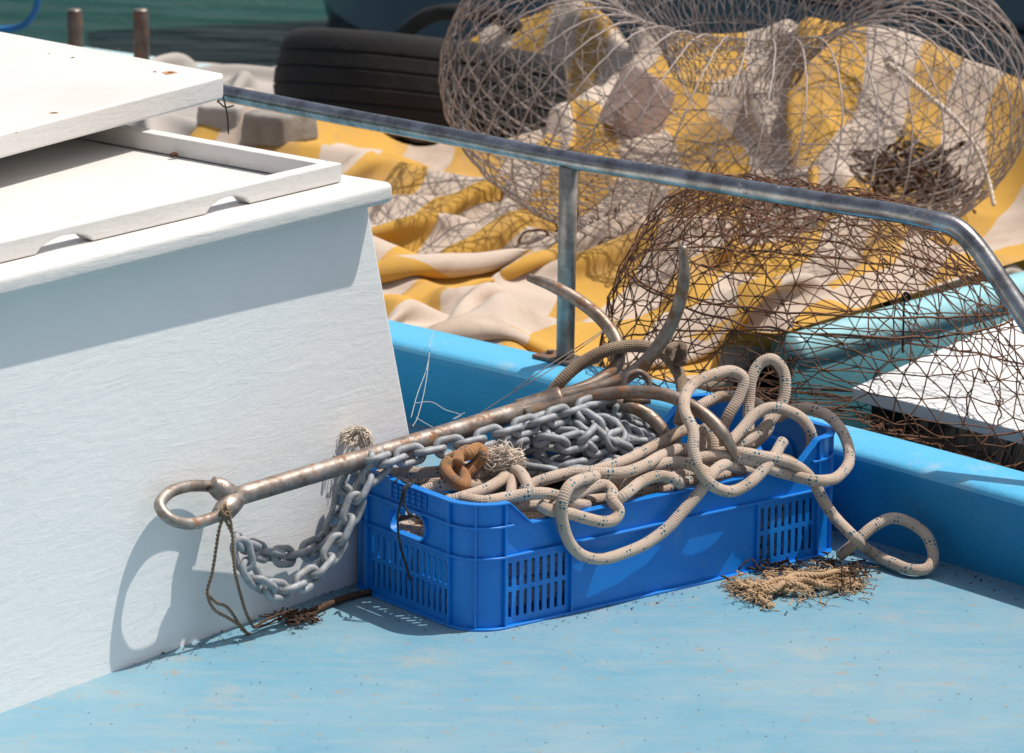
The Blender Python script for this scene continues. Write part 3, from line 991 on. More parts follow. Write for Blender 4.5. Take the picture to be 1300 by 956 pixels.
# frayed, rusty knot with pale tuft
knot = empty('rope_knot', at(600, 590, z=.17), 'orange rust stained rope knot with a pale frayed tuft beside the chain', 'rope knot')
for s in ["566,604,z.160; 566,590,z.168; 578,580,z.178; 594,577,z.185; 606,569,z.190; 613,576,z.184; 606,588,z.172; 592,598,z.162",
          "572,584,z.180; 566,594,z.172; 574,608,z.162; 588,616,z.155; 590,606,z.160; 580,592,z.170",
          "590,602,z.160; 602,592,z.168; 606,580,z.178; 596,572,z.188; 584,578,z.184; 580,590,z.176"]:
    mb = MB(); tube(mb, resample(catmull(pts(s), 10), .003), .0078, 12)
    mb.build('knot_turn', M['rustrope'], knot)
def strands(mb, path_fn, n, r=.0009, seg=4):
    for k in range(n):
        P = path_fn(k)
        tube(mb, catmull(P, 4), r * random.uniform(.6, 1.3), seg)
random.seed(11)
mb = MB()
t0 = at(612, 582, z=.172); t1 = at(655, 588, z.__class__(.165) if False else .165)
def fn(k):
    a = t0 + Vector((random.gauss(0, .004), random.gauss(0, .004), random.gauss(0, .004)))
    P = [a]
    for i in range(1, 7):
        t = i / 6
        c = t0.lerp(t1, t)
        s_ = .0035 + .0045 * math.sin(math.pi * t * .8)
        P.append(c + Vector((random.gauss(0, s_), random.gauss(0, s_), random.gauss(0, s_) + .004 * t)))
    return P
strands(mb, fn, 330, .0006)
mb.build('frayed_tuft', M['palefibre'], knot)

# frayed stub behind the shank
mb = MB()
a0v = at(474, 580, pl=PLH, off=.03); a1v = at(458, 552, pl=PLH, off=.02)
def fn(k):
    base_ = a0v + Vector((random.gauss(0, .005), 0, random.gauss(0, .004)))
    an = random.random() * 6.28
    out = Vector((math.cos(an) * .012, 0, math.sin(an) * .008))
    return [base_, a0v.lerp(a1v, .5) + out * .7 + Vector((0, random.gauss(0, .004), 0)), a1v + out, a1v + out * 1.15 + Vector((-.009 + random.gauss(0, .004), random.gauss(0, .004), -.004 + random.gauss(0, .004)))]
strands(mb, fn, 340, .0006)
def fn2(k):
    b_ = at(450 + random.uniform(-12, 6), 556 + random.uniform(-4, 8), pl=PLH, off=.02)
    return [b_, b_ + Vector((random.gauss(-.006, .003), 0, random.gauss(-.012, .004)))]
strands(mb, fn2, 30, .0009)
tag(mb.build('frayed_rope_end', M['palefibre'], loc=a0v), 'pale frayed rope end sticking out above the anchor shank against white box', 'rope end')

# old brown rope looping behind the flukes
mb = MB()
P = resample(catmull(pts("700,500,y5.0; 712,484,y5.0; 734,464,y5.01; 767,446,y5.02; 807,439,y5.03; 838,446,y5.03; 854,461,y5.02; 863,478,y5.0; 867,497,y4.97; 868,515,y4.94; 862,540,y4.93"), 10), .004)
orp = empty('old_rope', at(800, 450, y=5.0), 'brown weathered rope arching behind the anchor flukes with a knot', 'rope')
tube(mb, P, .0084, 14); mb.build('rope_strand', M['oldrope'], orp)
mb = MB()
kc = at(858, 450, y=5.0)
for k in range(4):
    a = random.uniform(0, 3)
    P = [kc + Vector((math.cos(t + a) * .010, math.sin(t * 2 + k) * .007, math.sin(t + k) * .011)) for t in [i * .785 for i in range(8)]]
    tube(mb, catmull(P, 6, True), .0052, 10, closed=True)
mb.build('knot', M['oldrope'], orp)

# ------------------------------------------------------------------ twine hanging from the ring
def twisted(mb, path, r=.0012, off=.0012, pitch=.011, n=2, step=.0016):
    P = resample(path, step)
    for s in range(n):
        Q = []
        L = 0
        for i, p in enumerate(P):
            t = (P[min(i + 1, len(P) - 1)] - P[max(i - 1, 0)]).normalized()
            u = t.orthogonal().normalized() if i == 0 else (u - t * u.dot(t)).normalized()
            w = t.cross(u); a = 2 * math.pi * (i * step / pitch + s / n)
            Q.append(p + (u * math.cos(a) + w * math.sin(a)) * off)
        tube(mb, Q, r, 5)
tw = empty('hanging_twine', at(285, 655, pl=PLH, off=.05), 'brown twisted twine tied to the anchor ring hanging down to the deck', 'twine')
for s in ["291,640,h.056; 286,652,h.063; 279,669,h.058; 274,698,h.052; 269,729,h.046; 263,752,h.040; 271,773,h.036; 290,785,h.034; 308,797,h.032; 315,808,h.036",
          "285,640,h.060; 291,655,h.064; 295,681,h.060; 298,725,h.052; 305,754,h.046; 313,780,h.040; 322,797,h.034",
          "264,756,h.040; 276,766,h.036; 287,770,h.034; 297,782,h.033; 307,799,h.034; 318,806,h.036",
          "284,654,h.062; 288,664,h.060; 294,676,h.060"]:
    mb = MB(); twisted(mb, catmull(pts(s), 10)); mb.build('twine_strand', M['twine'], tw)
mb = MB()
for s in ["286,640,h.056; 281,648,h.064; 287,655,h.064; 293,648,h.060; 290,640,h.056"]:
    twisted(mb, catmull(pts(s), 10))
mb.build('knot', M['twine'], tw)

# dry weed and strap in the corner between box and deck
tw2 = empty('weed_clump', at(378, 782, z=.01), 'dark brown dried weed clump with dark trailing stalks at the foot of white box', 'seaweed')
random.seed(3)
mb = MB()
for k in range(150):
    c = at(378 + random.gauss(0, 11), 781 + random.gauss(0, 2.5), z=.004 + abs(random.gauss(0, .006)))
    P = [c]
    d = Vector((random.gauss(0, 1), random.gauss(0, 1), random.gauss(0, .5))).normalized()
    for i in range(3):
        d = (d + Vector((random.gauss(0, .6), random.gauss(0, .6), random.gauss(0, .3)))).normalized(); nx = P[-1] + d * .0055; nx.z = max(.003, min(.013, nx.z)); P.append(nx)
    tube(mb, catmull(P, 3), random.uniform(.0005, .0013), 4)
mb.build('tangle', M['weed'], tw2)
mb = MB()
tube(mb, catmull(pts("396,776,z.006; 415,768,z.005; 435,760,z.005; 452,755,z.004; 470,752,z.004"), 6), .0045, 8)
tube(mb, catmull(pts("322,797,z.005; 336,788,z.008; 353,781,z.010; 365,777,z.010"), 6), .0018, 6)
tube(mb, catmull(pts("322,797,z.005; 340,792,z.006; 352,786,z.008; 368,780,z.010"), 6), .0014, 6)
mb.build('stalk', M['weed'], tw2)

# frayed rope fibre clump by the crate
fc = empty('fibre_clump', at(1020, 740, z=.008), 'tan frayed rope fibres lying in a heap on the deck below the crate', 'fibre')
mb = MB()
cl = catmull(pts("936,742,z.006; 955,752,z.007; 975,742,z.010; 1000,738,z.012; 1025,738,z.012; 1050,735,z.010; 1070,738,z.007; 1092,742,z.006"), 6)
for k in range(480):
    i = int(random.random() * (len(cl) - 1)); c = cl[i].copy()
    wid = .02 + .014 * math.sin(i / len(cl) * 3.14)
    c += Vector((random.gauss(0, .006), random.gauss(0, wid * .8), abs(random.gauss(0, .004)) - .003)); c.z = max(.002, c.z)
    tdir = (cl[min(i + 1, len(cl) - 1)] - cl[max(0, i - 1)]).normalized()
    d = (tdir * random.choice((-1, 1)) + Vector((random.gauss(0, .5), random.gauss(0, .8), random.gauss(0, .2)))).normalized()
    P = [c]
    for j in range(6):
        d = (d + Vector((random.gauss(0, .75), random.gauss(0, .75), random.gauss(0, .35)))).normalized()
        nx = P[-1] + d * .0042; nx.z = max(.0014, min(.014, nx.z)); P.append(nx)
    tube(mb, catmull(P, 3), random.uniform(.0004, .0011), 4)
mb.build('fibres', M['fibre'], fc)
mb = MB()
for s in ["940,742,z.004; 958,755,z.008; 972,765,z.005; 980,770,z.003", "960,748,z.010; 985,745,z.014; 1010,735,z.014; 1040,738,z.012", "1050,742,z.008; 1070,738,z.010; 1085,742,z.006; 1095,746,z.004", "990,750,z.006; 1010,748,z.010; 1030,744,z.012; 1060,732,z.010; 1075,722,z.02",
 "945,738,z.008; 965,744,z.014; 990,736,z.018; 1012,742,z.016; 1030,752,z.008", "962,760,z.003; 972,752,z.010; 985,748,z.014; 1005,732,z.016; 1030,730,z.016; 1050,738,z.010",
 "1000,728,z.010; 1020,732,z.018; 1045,730,z.018; 1065,726,z.014; 1085,732,z.006", "975,735,z.012; 1000,742,z.016; 1020,736,z.020; 1045,744,z.014; 1068,746,z.005", "935,738,z.006; 950,746,z.010; 965,740,z.014; 985,742,z.014"]:
    twisted(mb, catmull(pts(s), 8), .0022, .0022, .014, 3, .002)
mb.build('rope_yarn', M['fibre'], fc)
mb = MB()
for k in range(90):
    c = at(1075 + random.gauss(0, 14), 722 + random.gauss(0, 8), z=.004 + abs(random.gauss(0, .010)))
    P = [c]; d = Vector((random.gauss(0, 1), random.gauss(0, 1), random.gauss(0, .25))).normalized()
    for i in range(4):
        d = (d + Vector((random.gauss(0, .7), random.gauss(0, .7), random.gauss(0, .4)))).normalized(); nx = P[-1] + d * .0045; nx.z = max(.002, min(.015, nx.z)); P.append(nx)
    tube(mb, catmull(P, 3), random.uniform(.0006, .0013), 5)
for k in range(60):
    c = at(1000 + random.gauss(0, 45), 722 + random.gauss(0, 6), z=.003 + abs(random.gauss(0, .003)))
    P = [c]; d = Vector((random.gauss(0, 1), random.gauss(0, .5), random.gauss(0, .2))).normalized()
    for i in range(3):
        d = (d + Vector((random.gauss(0, .7), random.gauss(0, .7), random.gauss(0, .2)))).normalized(); nx = P[-1] + d * .007; nx.z = max(.002, nx.z); P.append(nx)
    tube(mb, catmull(P, 3), random.uniform(.0008, .0016), 5)
tag(mb.build('twig_litter', M['weed'], loc=at(1075, 722, z=.0)), 'dark brown dry twigs and weed behind the tan fibre heap under crate', 'seaweed')

# black cord tied on crate's left end
mb = MB()
cd = pts("501,612,z.166; 504,609,z.168; 507,606,z.168; 513,612,z.169; 518,613,z.168; 513,620,y4.66; 508,640,y4.66; 505,665,y4.655; 509,696,y4.65; 515,716,y4.65; 521,737,y4.645")
tube(mb, catmull(cd, 8), .0017, 6)
cd = pts("520,606,z.168; 524,613,y4.67; 515,622,y4.66; 513,640,y4.655; 520,652,y4.65; 532,658,y4.65")
tube(mb, catmull(cd, 8), .0015, 6)
tag(mb.build('thin_cord', M['cord'], loc=cd[0]), 'thin black cord tied over the left rim and hand hole of blue crate', 'cord')

# dirt and paint flakes gathered on the deck along the wall, the crate and the box
rg = random.Random(44)
mb = MB()
def flake(p, r_):
    n_ = rg.randint(4, 6); a0_ = rg.random() * 6.28; h_ = r_ * rg.uniform(.25, .7)
    ring_ = [(p.x + r_ * rg.uniform(.5, 1.2) * math.cos(a0_ + 6.283 * k / n_), p.y + r_ * rg.uniform(.5, 1.2) * math.sin(a0_ + 6.283 * k / n_)) for k in range(n_)]
    z_ = .0012
    mb.add([(x, y, z_) for x, y in ring_] + [(p.x, p.y, z_ + h_)], [(k, (k + 1) % n_, n_) for k in range(n_)])
base_line = offs(nearc, .022, 0)
for k in range(420):
    p = base_line[rg.randrange(30, len(base_line) - 20)]
    d = abs(rg.gauss(0, .018))
    flake(Vector((p.x - .697 * d + rg.gauss(0, .01), p.y - .716 * d + rg.gauss(0, .01), 0)), rg.uniform(.0006, .0022))
for k in range(300):
    s_ = rg.uniform(0, PER); o_ = -abs(rg.gauss(.004, .022))
    flake(cper(s_, o_), rg.uniform(.0005, .0020))
for k in range(260):
    u_ = rg.uniform(3.3, 3.9)
    flake(un(u_, -3.037 + abs(rg.gauss(.002, .02)), 0), rg.uniform(.0005, .0018))
for k in range(260):
    flake(at(rg.uniform(150, 1300), rg.uniform(760, 960), z=0), rg.uniform(.0004, .0013))
gr = mb.build('grit', M['weed'], smooth=False)
tag(gr, 'brown grit and paint flakes scattered over the deck, thickest round the crate', 'grit', kind='stuff')

# thin black cord hanging from the far end of the handrail
mb = MB()
tube(mb, catmull(pts("276,130,y5.66; 282,121,y5.66; 286,134,y5.66; 289,150,y5.66; 290,170,y5.66"), 6), .0012, 6)
tube(mb, catmull(pts("276,128,y5.66; 286,136,y5.66; 297,134,y5.66"), 6), .0012, 6)
tag(mb.build('hanging_string', M['cord'], loc=at(286, 134, y=5.66)), 'thin black string hanging from the handrail just below the lid corner', 'string')

# thin fishing lines
mb = MB()
for s in ["800,396,y5.15; 740,440,y5.08; 690,475,y5.0; 640,505,y4.98; 605,528,y4.96", "806,392,y5.16; 745,433,y5.09; 700,462,y5.02; 650,496,y4.99"]:
    tube(mb, catmull(pts(s), 8), .0007, 5)
tag(mb.build('thin_wire', M['zincwire'], loc=at(700, 465, y=5.0)), 'pair of thin straight grey wires running up past the anchor flukes', 'wire')
mb = MB()
for s in ["552,418,z.150; 546,436,z.150; 545,450,y5.38; 540,490,y5.3; 530,530,y5.2; 524,541,y5.15",
          "546,448,y5.4; 541,470,y5.35; 530,500,y5.25; 522,530,y5.15",
          "526,512,y5.2; 545,510,y5.2; 565,520,y5.15; 585,528,y5.1; 575,532,y5.1; 590,524,y5.1",
          "528,530,y5.15; 545,540,y5.1; 560,548,y5.0"]:
    tube(mb, catmull(pts(s), 8), .0005, 5)
tag(mb.build('fishing_line', M['line'], loc=at(545, 450, y=5.3)), 'thin pale fishing line hanging over the gunwale beside the white box', 'fishing line')

# ------------------------------------------------------------------ neighbouring boat
def ab(a, b, z=0.0):
    """a along the gunwale (to the right and nearer), b outwards"""
    return Vector((0, 5.33, 0)) + Vector((.716, -.697, 0)) * a + Vector((.697, .716, 0)) * b + Vector((0, 0, z))
nb = empty('moored_boat', ab(-1, 1.4, -.3), 'neighbouring boat with pale cyan rims moored beyond the blue gunwale under the cloth', 'boat')
PLZ = -.05
mb = MB()
hexa(mb, [ab(-4.2, .24, -.5), ab(-.06, .16, -.5), ab(-.02, 1.95, -.5), ab(-4.2, 1.93, -.5)], [ab(-4.2, .24, PLZ), ab(-.06, .16, PLZ), ab(-.02, 1.95, PLZ), ab(-4.2, 1.93, PLZ)])
mb.build('platform', M['teal'], nb, bevel=.01)
# far rim
def barpath(name, P, r, mat, sq=.6):
    mb = MB()
    tube(mb, P, r, 16); o = mb.build(name, mat, nb); return o
fr0, fr1 = at(-200, 22, z=.02), at(345, 98, z=.02)
dv = (fr1 - fr0).normalized()
mb = MB()
nrm = Vector((-dv.y, dv.x, 0))
e1 = fr1 + dv * 2.3
hexa(mb, [fr0 - nrm * .12 + Vector((0, 0, -.5)), e1 - nrm * .12 + Vector((0, 0, -.5)), e1 + nrm * .06 + Vector((0, 0, -.5)), fr0 + nrm * .06 + Vector((0, 0, -.5))],
     [fr0 - nrm * .12, e1 - nrm * .12, e1 + nrm * .06, fr0 + nrm * .06])
mb.build('far_rim', M['palecyan'], nb, bevel=.02, segs=4)
# right-hand cockpit: wall with cyan rim, floor, dark inside
c1, c2 = at(1008, 446, z=.055), at(1300, 368, z=.055)
dr = (c2 - c1).normalized()
mb = MB()
tube(mb, [c1 - dr * .02 + dr * .02 * i for i in range(0, 95)], .030, 16)
mb.build('cockpit_rim', M['cyan'], nb)
nn_ = Vector((dr.y, -dr.x, 0))
mb = MB()
s0_ = c1 - dr * .02 + nn_ * .004; s1_ = c1 + dr * 1.85 + nn_ * .004
hexa(mb, [Vector((s0_.x, s0_.y, -.32)), Vector(((s0_ + nn_ * .02).x, (s0_ + nn_ * .02).y, -.32)), Vector(((s1_ + nn_ * .02).x, (s1_ + nn_ * .02).y, -.32)), Vector((s1_.x, s1_.y, -.32))],
     [s0_ + Vector((0, 0, -.0)), s0_ + nn_ * .02, s1_ + nn_ * .02, s1_ + Vector((0, 0, 0))])
mb.build('cockpit_wall', M['teal'], nb)
mb = MB()
hexa(mb, [ab(-.05, .24, -.5), ab(2.2, .24, -.5), ab(2.2, 2.0, -.5), ab(.0, 2.0, -.5)], [ab(-.05, .24, -.22), ab(2.2, .24, -.22), ab(2.2, 2.0, -.22), ab(.0, 2.0, -.22)])
mb.build('cockpit_floor', M['dark'], nb)
# white board
board = empty('white_board', at(1250, 470, z=.04), 'flat white painted board seen through the rusty wire trap at the right edge', 'board')
w0 = at(1082, 492, z=.045); w1 = at(1300, 397, z=.045); w2 = at(1300, 548, z=.045)
e_1 = (w1 - w0) * 1.9; e_2 = (w2 - w0) * 1.9
mb = MB()
T_ = [w0, w0 + e_2, w0 + e_2 + e_1, w0 + e_1]
hexa(mb, [p - Vector((0, 0, .02)) for p in T_], T_)
mb.build('board_top', M['white_board'], board, bevel=.002)
mb = MB()
T2 = [w0 + (e_1 + e_2) * .03 - Vector((0, 0, .021)), w0 + e_2 + e_1 * .03 - Vector((0, 0, .021)), w0 + e_2 * .97 + e_1 * .95 - Vector((0, 0, .021)), w0 + e_1 * .95 + e_2 * .03 - Vector((0, 0, .021))]
hexa(mb, [Vector((p.x, p.y, -.215)) for p in T2], T2)
mb.build('gap_shade_block', M['dark'], board)  # near-black block added as the shadow gap beneath the board

# ------------------------------------------------------------------ striped cloth: relaxed as a cloth over the gear below
def smooth_noise(x, y, f, sd):
    return np.array([[noise.noise(Vector((a * f + sd, b * f - sd, sd * .37))) for a, b in zip(r1, r2)] for r1, r2 in zip(x, y)])
def support(a, b):
    """height of what lies under the cloth"""
    z = np.full_like(a, PLZ + .035)
    def g(ca, cb, sa, sb, h): return h * np.exp(-((a - ca) / sa) ** 2 - ((b - cb) / sb) ** 2)
    z = z + g(-1.85, 1.1, .30, .25, .08) + g(-1.35, .55, .35, .16, .05) + g(-1.6, 2.02, .60, .30, .16) + g(-.98, 2.05, .34, .26, .20) + g(-1.25, 1.95, .13, .3, -.05)
    rd = np.abs(np.sin(a * 5.2 + 1.7 * np.sin(b * 3.1 + .6) + 1.1 * b)); rd2 = np.abs(np.sin(b * 6.3 + 1.4 * np.sin(a * 4.3 + 2.0) - .9 * a))
    rd3 = np.abs(np.sin(a * 11.0 - 6.0 * b + 2.2 * np.sin(b * 5.0) + 1.3 * np.sin(a * 6.1)))
    z = z + .070 * (1 - rd) ** 2 + .055 * (1 - rd2) ** 2 + .022 * (1 - rd3) ** 1.5 * np.clip(-a * 1.2 - .1, 0.2, 1)
    z = z + g(-.30, 1.25, .22, .6, .05) + g(-2.15, 2.25, .30, .10, .12) + g(-.75, .35, .4, .14, .05) + g(-1.45, 1.15, .2, .2, .05)
    return z
def make_cloth(A0, A1, B0, B1, na, nb_, slack, sup, steps, seed, amp, left=None, hem=None, bmin=None):
    rng = np.random.RandomState(seed)
    la, lb = (A1 - A0), (B1 - B0)
    ra, rb = la * slack / (na - 1), lb * slack * 1.05 / (nb_ - 1)
    ga, gb = np.meshgrid(np.linspace(A0, A1, na), np.linspace(B0, B1, nb_), indexing='ij')
    if left is not None:
        lf_ = left(gb[:1])
        ga = lf_ + (A1 - lf_) * (ga - A0) / (A1 - A0)
    nz = smooth_noise(ga, gb, 2.6, seed) * .6 + smooth_noise(ga, gb, 7.5, seed + 3) * .7
    n1 = smooth_noise(ga, gb, 3.0, seed + 11); n2 = smooth_noise(ga, gb, 3.0, seed + 17)
    X = np.stack([ga + .05 * n1, gb + .05 * n2, sup(ga, gb) + .01 + amp * (nz + .35)], -1)
    V = X.copy()
    def con(X, i, j, k, l, L, stiff):
        # i: slice for first, second
        d = X[k, l] - X[i, j]
        ln = np.sqrt((d ** 2).sum(-1, keepdims=True)) + 1e-9
        c = d * (1 - L / ln) * .5 * stiff
        X[i, j] += c; X[k, l] -= c
    S_ = slice
    dg = math.hypot(ra, rb)
    for st in range(steps):
        vel = (X - V) * .90
        V = X.copy()
        X = X + vel; X[..., 2] -= .0009
        for it in range(5):
            for o in (0, 1):
                for (di, dj, L, k_) in ((1, 0, ra, 1), (0, 1, rb, 1)):
                    if di: con(X, S_(o, na - 1, 2), S_(None), S_(o + 1, na, 2), S_(None), L, k_) if (na - 1 - o) % 2 == 0 or True and len(range(o, na - 1, 2)) == len(range(o + 1, na, 2)) else None
                    else: con(X, S_(None), S_(o, nb_ - 1, 2), S_(None), S_(o + 1, nb_, 2), L, k_)
            # shear
            for o in (0, 1):
                con(X, S_(o, na - 1, 2), S_(0, nb_ - 1), S_(o + 1, na, 2), S_(1, nb_), dg, .12)
                con(X, S_(o, na - 1, 2), S_(1, nb_), S_(o + 1, na, 2), S_(0, nb_ - 1), dg, .12)
            # bending
            for o in (0, 1, 2):
                q3 = len(range(o, na - 3, 6))
            con(X, S_(0, na - 3), S_(None), S_(3, na), S_(None), 3 * ra, .10)
            con(X, S_(None), S_(0, nb_ - 3), S_(None), S_(3, nb_), 3 * rb, .10)
            h = sup(X[..., 0], X[..., 1])
            if hem is not None:
                X[..., 0] = np.minimum(X[..., 0], hem(X[..., 1]))
                bl = gb[-1]
                for q_ in (-1, -2):
                    X[q_, :, 0] = hem(bl) + (q_ + 1) * .012; X[q_, :, 1] = bl; X[q_, :, 2] = np.where(bl > .55, .090, h[q_] + .006)
            if bmin is not None: X[..., 1] = np.maximum(X[..., 1], bmin)
            below = X[..., 2] < h
            X[..., 2] = np.where(below, h, X[..., 2])
            V[..., 0] = np.where(below, V[..., 0] * .3 + X[..., 0] * .7, V[..., 0]); V[..., 1] = np.where(below, V[..., 1] * .3 + X[..., 1] * .7, V[..., 1])
    return X, ra, rb
def cloth_obj(name, X, ra, rb, mat, parent=None, conv=ab, loc=None, warp=None):
    na, nb_ = X.shape[:2]
    mb = MB()
    vs = [conv(*X[i, j]) for i in range(na) for j in range(nb_)]
    fs = []; uvs = []
    def U(i, j):
        u, v = i * ra, j * rb
        if warp: u += warp(u, v)
        return (u, v)
    for i in range(na - 1):
        for j in range(nb_ - 1):
            fs.append((i * nb_ + j, (i + 1) * nb_ + j, (i + 1) * nb_ + j + 1, i * nb_ + j + 1))
            uvs.append((U(i, j), U(i + 1, j), U(i + 1, j + 1), U(i, j + 1)))
    mb.add(vs, fs, uvs)
    o = mb.build(name, mat, parent, loc=loc)
    s = o.modifiers.new('thickness', 'SOLIDIFY'); s.thickness = .002; s.offset = 0
    ss = o.modifiers.new('smooth', 'SUBSURF'); ss.levels = 1; ss.render_levels = 1
    return o
X, ra, rb = make_cloth(-2.35, -.06, .20, 2.30, 134, 124, 1.045, support, 130, 3, .03,
    left=lambda b: np.where(b < 1.45, -1.72, -1.72 - .75 * np.clip((b - 1.45) / .8, 0, 1)),
    hem=lambda b: np.where(b < .60, -.10, -.045 - .09 * (b - .68)), bmin=.185)
for i in range(X.shape[0]):
    for j in range(X.shape[1]):
        d_ = math.hypot(X[i, j, 0] + 1.94, X[i, j, 1] - 1.76)
        if d_ < .40: X[i, j, 2] = min(X[i, j, 2], -.03 + max(0, d_ - .30) * 1.5)
cl_ = cloth_obj('striped_cloth', X, ra, rb, M['cloth'], loc=ab(-1, 1.2, 0), warp=lambda u, v: .20 * noise.noise(Vector((u * 1.1, v * 1.4, 5))) + .07 * noise.noise(Vector((u * 4, v * 4, 9))) + .32 * v)
tag(cl_, 'crumpled yellow and white striped cloth spread under the wire traps', 'cloth')

# grey canvas on the left
def sup2(a, b):
    return .0 + .05 * np.exp(-((a + 2.4) / .35) ** 2 - ((b - 1.6) / .2) ** 2) + .0 * a
X2, ra2, rb2 = make_cloth(-2.95, -1.90, .85, 1.84, 64, 56, 1.28, sup2, 120, 8, .08)
cl2 = cloth_obj('grey_canvas', X2, ra2, rb2, M['greycloth'], loc=ab(-2.7, 1.8, 0))
tag(cl2, 'crumpled beige grey canvas heaped behind the hatch lid left of the tyre', 'canvas')

# ------------------------------------------------------------------ concrete blocks
def block(name, c, sx, sy, sz, rot, mat, label, cat, group=None, tilt=0, bev=.008, roll=0):
    mb = MB()
    m3 = Matrix.Rotation(roll, 3, 'Y') @ Matrix.Rotation(rot, 3, 'Z') @ Matrix.Rotation(tilt, 3, 'X')
    f = lambda x, y, z: c + m3 @ Vector((x * sx, y * sy, z * sz))
    hexa(mb, [f(-1, -1, 0), f(1, -1, 0), f(1, 1, 0), f(-1, 1, 0)], [f(-.94, -.94, 1), f(.94, -.94, 1), f(.94, .94, 1), f(-.94, .94, 1)])
    o = mb.build(name, mat, loc=c, bevel=bev, segs=3)
    sb = o.modifiers.new('sub', 'SUBSURF'); sb.subdivision_type = 'SIMPLE'; sb.levels = 3; sb.render_levels = 3
    d = o.modifiers.new('rough', 'DISPLACE'); t = bpy.data.textures.new('rough', 'CLOUDS'); t.noise_scale = .03; d.texture = t; d.strength = .006; d.mid_level = .5
    return tag(o, label, cat, group)
c = at(352, 190, z=.10)
block('concrete_block', c + Vector((0, .08, 0)), .05, .06, .06, -.55, M['concrete'], 'rough grey concrete block lying beside the yellow cloth below the handrail', 'block')
c = at(300, 178, z=.10)
block('concrete_block', c + Vector((-.02, .10, 0)), .045, .06, .055, -.35, M['greycloth'], 'paler sandy block behind the hatch box corner, partly hidden by the coaming', 'block')
c = at(792, 182, z=.075)
block('leaning_slab', c + Vector((0, .06, 0)), .06, .028, .13, .5, M['terracotta'], 'pinkish brown slab standing on the cloth inside the big wire trap', 'slab', tilt=-.45, roll=.7)

# ------------------------------------------------------------------ tyre
tyre = empty('scrap_tyre', (-.192, 7.95, .075), 'worn black car tyre lying on its side beyond the handrail', 'tyre')
axis_tilt = Matrix.Rotation(R(6), 3, 'Y') @ Matrix.Rotation(R(-13), 3, 'X')
def tyre_part(prof, name, seg=96):
    mb = MB(); vs = []; m_ = len(prof)
    for k in range(seg):
        a = 2 * math.pi * k / seg
        for (r_, z_) in prof:
            v = axis_tilt @ Vector((r_ * math.cos(a), r_ * math.sin(a), z_ * .86))
            vs.append(tyre.location + v)
    fs = []
    for k in range(seg):
        k2 = (k + 1) % seg
        for i in range(m_):
            j = (i + 1) % m_
            fs.append((k * m_ + i, k2 * m_ + i, k2 * m_ + j, k * m_ + j))
    mb.add(vs, fs); return mb.build(name, M['black'], tyre)
TR = .30
prof = [(.175, -.085), (.22, -.110), (.265, -.112), (.280, -.104), (TR - .012, -.088)]
for g in (-.058, -.020, .020, .058):
    cr_ = TR - .012 * (g / .078) ** 2; prof += [(cr_, g - .0060), (cr_, g - .0030), (cr_ - .004, g - .0022), (cr_ - .004, g + .0022), (cr_, g + .0030), (cr_, g + .0060)]
prof += [(TR - .012, .088), (.280, .104), (.265, .112), (.22, .110), (.175, .085), (.165, .08), (.20, .085), (.275, .078), (.285, .05), (.285, -.05), (.275, -.078), (.20, -.085), (.165, -.08)]
tyre_part(prof, 'tread_and_sidewall')

# ------------------------------------------------------------------ wire traps
def trap(name, center, prof_fn, nseg, nring, wr, mat, mats, parent, tilt, jit, seed, squash=None, ring_every=1, spiral=0.0, hoopidx=(), kinks=0.0, skip=0.0):
    rnd = random.Random(seed)
    rows = []
    for j in range(nring + 1):
        t = j / nring
        r_, z_ = prof_fn(t)
        row = []
        for i in range(nseg):
            a = 2 * math.pi * (i + (j % 2) * .5 + spiral * j) / nseg
            jj = jit * (1 if 0 < j < nring else .4)
            p = Vector((r_ * math.cos(a), r_ * math.sin(a), z_)) + Vector((rnd.gauss(0, jj), rnd.gauss(0, jj), rnd.gauss(0, jj)))
            lp = p.copy()
            p += Vector((noise.noise(lp * 3.0 + Vector((seed, 0, 0))), noise.noise(lp * 3.0 + Vector((0, seed, 0))), noise.noise(lp * 3 + Vector((0, 0, seed))))) * kinks
            if squash: p = squash(p)
            row.append(tilt @ p + center)
        rows.append(row)
    body = MB(); hoop = MB()
    def wire(mbx, a, b, r_):
        mid = (a + b) / 2 + Vector((rnd.gauss(0, 1), rnd.gauss(0, 1), rnd.gauss(0, 1))) * (a - b).length * .035
        tube(mbx, [a, mid, b], r_, 4, cap=False)
    for j in range(nring + 1):
        for i in range(nseg):
            a = rows[j][i]
            if j < nring:
                if j % 2 == 0: n1, n2 = rows[j + 1][i], rows[j + 1][i - 1]
                else: n1, n2 = rows[j + 1][(i + 1) % nseg], rows[j + 1][i]
                if rnd.random() > skip: wire(body, a, n1, wr)
                if rnd.random() > skip: wire(body, a, n2, wr)
            if j % ring_every == 0 and rnd.random() > skip:
                wire(hoop if j in hoopidx else body, a, rows[j][(i + 1) % nseg], wr * (1.6 if j in hoopidx else 1))
    body.build('wire_mesh', mat, parent, smooth=True)
    if hoop.v: hoop.build('hoop', mats, parent)
    return rows
def mk_prof(P):
    P = [Vector((a, 0, b)) for a, b in P]
    C = catmull(P, 12)
    L = [0]
    for i in range(1, len(C)): L.append(L[-1] + (C[i] - C[i - 1]).length)
    def f(t):
        s = t * L[-1]
        for i in range(1, len(C)):
            if L[i] >= s:
                k = (s - L[i - 1]) / max(1e-9, L[i] - L[i - 1]); p = C[i - 1].lerp(C[i], k); return p.x, p.z
        return C[-1].x, C[-1].z
    return f
